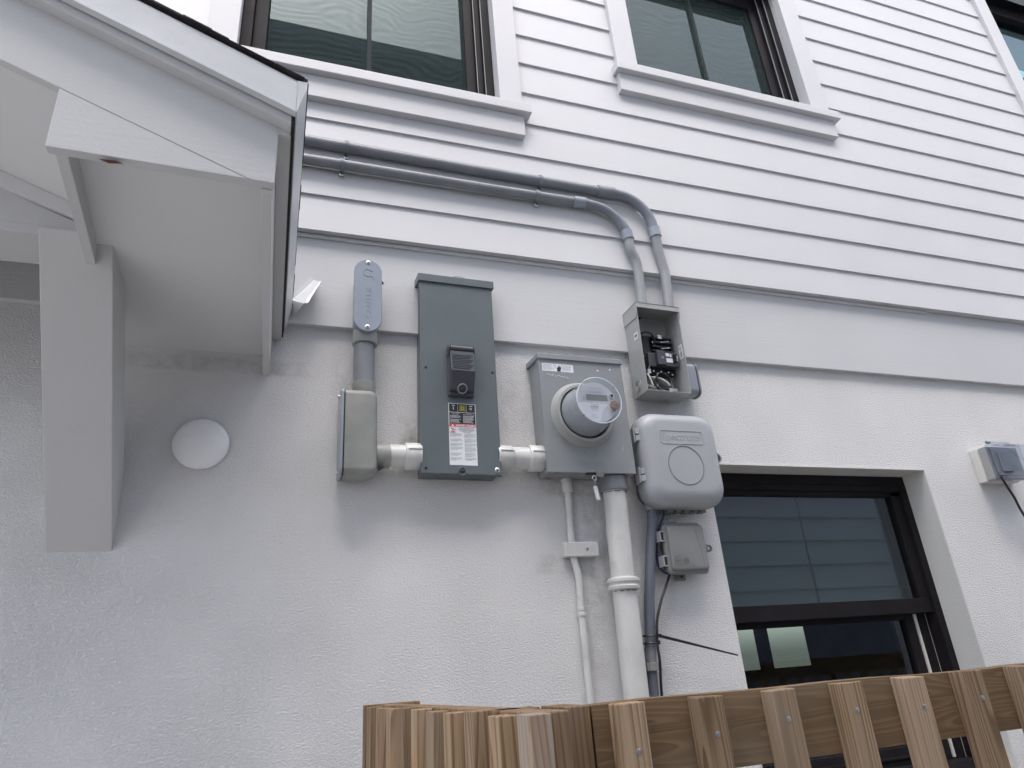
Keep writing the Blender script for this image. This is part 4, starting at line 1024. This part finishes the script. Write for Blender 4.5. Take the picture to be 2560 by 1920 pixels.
k.prism([(1.113, -.052, 1.673), (1.110, -.06, 1.70), (1.112, -.06, 1.70), (1.116, -.052, 1.673)], (0, .001, 0))
tag(finish('cable_tie', k, M['black'], smooth=False), 'black cable tie with a long uncut tail sticking out to the right', 'cable tie', 'cable ties round the slim conduit')
k = MB(); k.ring((1.099, -.034, 1.653), (0, 0, 1), .0215, .0025, 32, 6); k.box(1.117, 1.122, -.054, -.046, 1.648, 1.659)
tag(finish('cable_tie', k, M['black']), 'short trimmed black cable tie just below the one with the long tail', 'cable tie', 'cable ties round the slim conduit')

t = thing('conduit', (1.03, -.05, 0), 'fat white painted conduit coming down from the meter box', 'conduit')
finish('pipe', MB().tube([(1.037, -.05, 2.14), (1.036, -.05, 2.10), (1.031, -.05, 1.97), (1.027, -.05, 1.84), (1.024, -.05, 1.70), (1.020, -.05, 1.5), (1.012, -.05, 1.0), (1.0, -.05, 0)], .0375, 40, 4), M['whitepvc'], t)
finish('grey_hub', MB().lathe((1.037, -.05, 2.117), (0, 0, 1), [(0, .043), (.002, .0455), (.046, .0455), (.05, .04)], 48), M['pvc'], t)
k = MB().lathe((1.026, -.05, 1.808), (0.02, 0, 1), [(0, .040), (.002, .047), (.010, .049), (.014, .046), (.020, .0465), (.024, .050), (.032, .050), (.035, .046), (.038, .040)], 48)
finish('coupling', k, M['whitepvc'], t)
k = MB(); rs = random.Random(9)
for z0_, r0 in ((1.8065, .0385), (2.113, .0385)):
    for i in range(16):
        a = R(-170 + i * 10); h = rs.uniform(.001, .006)
        cx = 1.0262 if z0_ < 2 else 1.0365
        p = [Vector((cx + math.cos(a + q) * r0, -.05 + math.sin(a + q) * r0, z0_ + dz)) for q, dz in ((0, 0), (.19, 0), (.19, -h), (0, -h * rs.random()))]
        k.face(p)
finish('peeled_paint', k, M['cover'], t)
t = thing('conduit', (.89, 0, 0), 'thin white painted conduit running down the stucco left of the fat one', 'conduit')
k = MB().tube([(.888, -.013, 2.165), (.887, -.013, 2.087), (.883, -.013, 1.97), (.884, -.013, 1.93), (.886, -.013, 1.905), (.893, -.013, 1.865), (.895, -.013, 1.83), (.892, -.013, 1.755), (.892, -.013, 1.60), (.891, -.013, 1.4), (.89, -.013, 0)], .0112, 20, 6)
finish('pipe', k, M['whitepvc'], t)
finish('hub', MB().lathe((.887, -.013, 2.122), (0, 0, 1), [(0, .0115), (.004, .0175), (.03, .018), (.045, .018)], 28), M['whitepvc'], t)
finish('coupling', MB().lathe((.892, -.013, 1.742), (0, 0, 1), [(0, .0115), (.001, .0138), (.009, .0138), (.010, .0125), (.015, .0125), (.016, .0138), (.024, .0138), (.025, .0115)], 28), M['whitepvc'], t)
t = thing('mounting_block', (.908, 0, 1.915), 'small white painted block with one screw over the thin white conduit', 'block')
finish('block', MB().box(.851, .966, -.031, 0, 1.916, 1.961), M['whitepvc'], t, .003)
screw('screw', .926, -.031, 1.939, .0052, t, M['boxlight'])

# ------------------------------------------------------------------ outdoor socket on the right
t = thing('outdoor_socket', (2.84, 0, 2.18), 'outdoor power socket under a clear bubble cover at the right edge', 'socket')
finish('mounting_block', MB().box(2.752, 2.940, -.038, 0, 2.184, 2.325), M['cream'], t, .003)
finish('box', MB().box(2.754, 2.936, -.074, -.038, 2.187, 2.323), M['boxlight'], t, .003)
finish('faceplate', MB().box(2.775, 2.92, -.078, -.074, 2.20, 2.315), M['boxmid'], t, .002)
k = MB(); k.box(2.80, 2.86, -.085, -.078, 2.215, 2.30); finish('receptacle', k, M['boxmid'], t, .002)
k = MB(); k.loft([rrect(2.750, 2.938, 2.178, 2.330, .008, -.076), rrect(2.750, 2.938, 2.178, 2.330, .008, -.088)]); finish('cover_flange', k, M['clearthick'], t, .001)
k = MB(); k.sm = True; k.loft([rrect(2.762, 2.930, 2.186, 2.322, .01, -.088), rrect(2.764, 2.930, 2.190, 2.320, .012, -.120), rrect(2.778, 2.925, 2.202, 2.316, .012, -.134)], False, True); finish('bubble_cover', k, M['clearthick'], t)
k = MB(); k.cyl((2.775, -.084, 2.336), (2.880, -.084, 2.336), .007, 14); finish('hinge', k, M['clearthick'], t)
finish('hinge_pin', MB().cyl((2.757, -.084, 2.337), (2.774, -.084, 2.337), .006, 12), M['boxmid'], t)
finish('latch', MB().lathe((2.766, -.086, 2.200), (0, -1, 0), [(0, .009), (.01, .009), (.012, .006)], 18), M['clearthick'], t)
k = MB().tube([(2.768, -.086, 2.192), (2.775, -.088, 2.165), (2.792, -.084, 2.138), (2.818, -.075, 2.108), (2.852, -.058, 2.068), (2.895, -.04, 2.02), (2.94, -.02, 1.93), (3.0, -.02, 1.75), (3.02, -.02, 1.2), (3.02, -.02, .0)], .0048, 12)
tag(finish('power_cord', k, M['black']), 'black power cord hanging from the outdoor socket', 'cord')

# ------------------------------------------------------------------ timber fence in the foreground
TOP = 1.555
def picket(x0, x1, y0, y1, z1, parent, mat, scr=True, n=0, chip=0):
    rs = random.Random(n * 13 + 5)
    k = MB(); k.box(x0, x1, y0, y1, .08, z1)
    bm = k.bm
    for v in bm.verts:
        if v.co.z > 1: v.co.z += rs.uniform(-.0015, .0015)
    o = finish('picket', k, mat, parent, .0015)
    if scr:
        xs = (x0 + x1) / 2 + rs.uniform(-.002, .005); z = z1 - rs.uniform(.035, .055)
        sc = finish('screw', MB().lathe((xs, y0 - .0006, z), (0, -1, 0), [(-.002, .0036), (0, .0036), (.0004, .002)], 14), M['steel'], o)
    return o
ft = thing('fence', (1.0, -1.13, 0), 'pine fence section parallel to the wall, widely spaced pickets on a dark top rail', 'fence', 'fence sections in the foreground')
k = MB()
N = 60
for i in range(N):
    a = .391 + (6.2 - .391) * i / N; b = .391 + (6.2 - .391) * (i + 1) / N
    # slightly wavy top arris
    za = TOP + .0012 * math.sin(i * 1.7) + .0010 * math.sin(i * .63); zb = TOP + .0012 * math.sin((i + 1) * 1.7) + .0010 * math.sin((i + 1) * .63)
    if i == 0: k.face([(a, -1.129, 1.466), (a, -1.091, 1.466), (a, -1.091, za), (a, -1.129, za)])
    k.face([(a, -1.129, 1.466), (b, -1.129, 1.466), (b, -1.129, zb), (a, -1.129, za)]); k.face([(a, -1.129, za), (b, -1.129, zb), (b, -1.091, zb), (a, -1.091, za)])
    k.face([(a, -1.129, 1.466), (a, -1.091, 1.466), (b, -1.091, 1.466), (b, -1.129, 1.466)]); k.face([(a, -1.091, 1.466), (a, -1.091, za), (b, -1.091, zb), (b, -1.091, 1.466)])
finish('top_rail', k, M['pinerail'], ft)
finish('bottom_rail', MB().box(.391, 6.2, -1.129, -1.091, .2, .289), M['pinerail'], ft)
k = MB().box(.3555, .388, -1.130, -1.041, .05, TOP + .001); finish('post', k, M['pinestile'], ft, .0015)
for i in range(50):
    x = (.4745 + .137 * i) * .845 + .0125
    picket(x, x + .0395, -1.155, -1.1295, TOP - .0005, ft, M['pinelight'], True, i)
ft2 = thing('fence', (.28, -.8, 0), 'pine fence section running towards the wall, closely set pickets seen nearly end on', 'fence', 'fence sections in the foreground')
for k_ in range(10):
    d = .795 + .092 * k_; xl = .321 - .07 * d
    zt_ = TOP - .001 + random.Random(k_).uniform(-.003, .002)
    xl += .039 * xl / d + .0027
    o_ = Vector((xl, d - 2, .08)); u_ = Vector((1, .07, 0)) * .027; v_ = Vector((-.07, 1, 0)) * .039
    pk = MB(); pk.prism([o_, o_ + u_, o_ + u_ + v_, o_ + v_], (0, 0, zt_ - .08))
    finish('picket', pk, M['pinegrey'] if k_ == 0 else M['pinelight'], ft2, .0012)
k = MB(); pts = []
for d in (.83, .95, 1.1, 1.3, 1.5, 1.69):
    pts.append((.321 - .07 * d + .043, d - 2))
a0, a1 = Vector((pts[0][0], pts[0][1], 1.466)), Vector((pts[-1][0], pts[-1][1], 1.466))
k.prism([a0, a0 + Vector((.038, 0, 0)), a1 + Vector((.038, 0, 0)), a1], (0, 0, TOP - 1.466))
finish('top_rail', k, M['pinestile'], ft2, .002)
k = MB(); k.prism([a0 + Vector((0, 0, -1.25)), a0 + Vector((.038, 0, -1.25)), a1 + Vector((.038, 0, -1.25)), a1 + Vector((0, 0, -1.25))], (0, 0, .089))
finish('bottom_rail', k, M['pinestile'], ft2)
finish('corner_rail', MB().box(.292, .3555, -1.040, -1.003, 1.466, TOP), M['pinestile'], ft2, .002)
k = MB().box(.214, .338, -.30, -.262, .05, TOP + .0005); finish('post', k, M['pinestile'], ft2, .0015)

# ------------------------------------------------------------------ neighbouring house behind the viewer
nb = thing('neighbour_house', (2, -4.5, 0), 'neighbouring house with pale siding, seen reflected in the window panes', 'house')
NY = -4.5; NX = -3.4
finish('base_wall', MB().box(NX, 12, NY - 4, NY, 0, 1.98), paint('slate_grey_base_wall', (.20, .21, .23), .8, 0, .1, 3), nb)
k = MB(); z = 1.98
while z < 8.8:
    k.prism([(NX, NY + .004, z + .28), (NX, NY + .03, z), (NX, NY, z)], (12 - NX, 0, 0)); z += .28
k.box(NX, 12, NY - 4, NY + .001, 1.98, 8.9); finish('lap_siding', k, M['nsiding'], nb)
finish('eave', MB().box(NX - .3, 12.3, NY - 4.3, NY + .35, 8.8, 9.0), M['trim'], nb)
finish('corner_board', MB().box(NX - .02, NX + .12, NY - .1, NY + .05, 0, 8.8), M['trim'], nb)
for xx, zz in ((2.2, 5.4), (8.4, 2.6)):
    wn = finish('window', MB().box(xx, xx + 1.0, NY - .02, NY + .04, zz, zz + 1.4), M['frame'], nb)
    for a in (xx - .1, xx + 1.0): finish('casing', MB().box(a, a + .1, NY, NY + .06, zz - .1, zz + 1.5), M['trim'], wn)
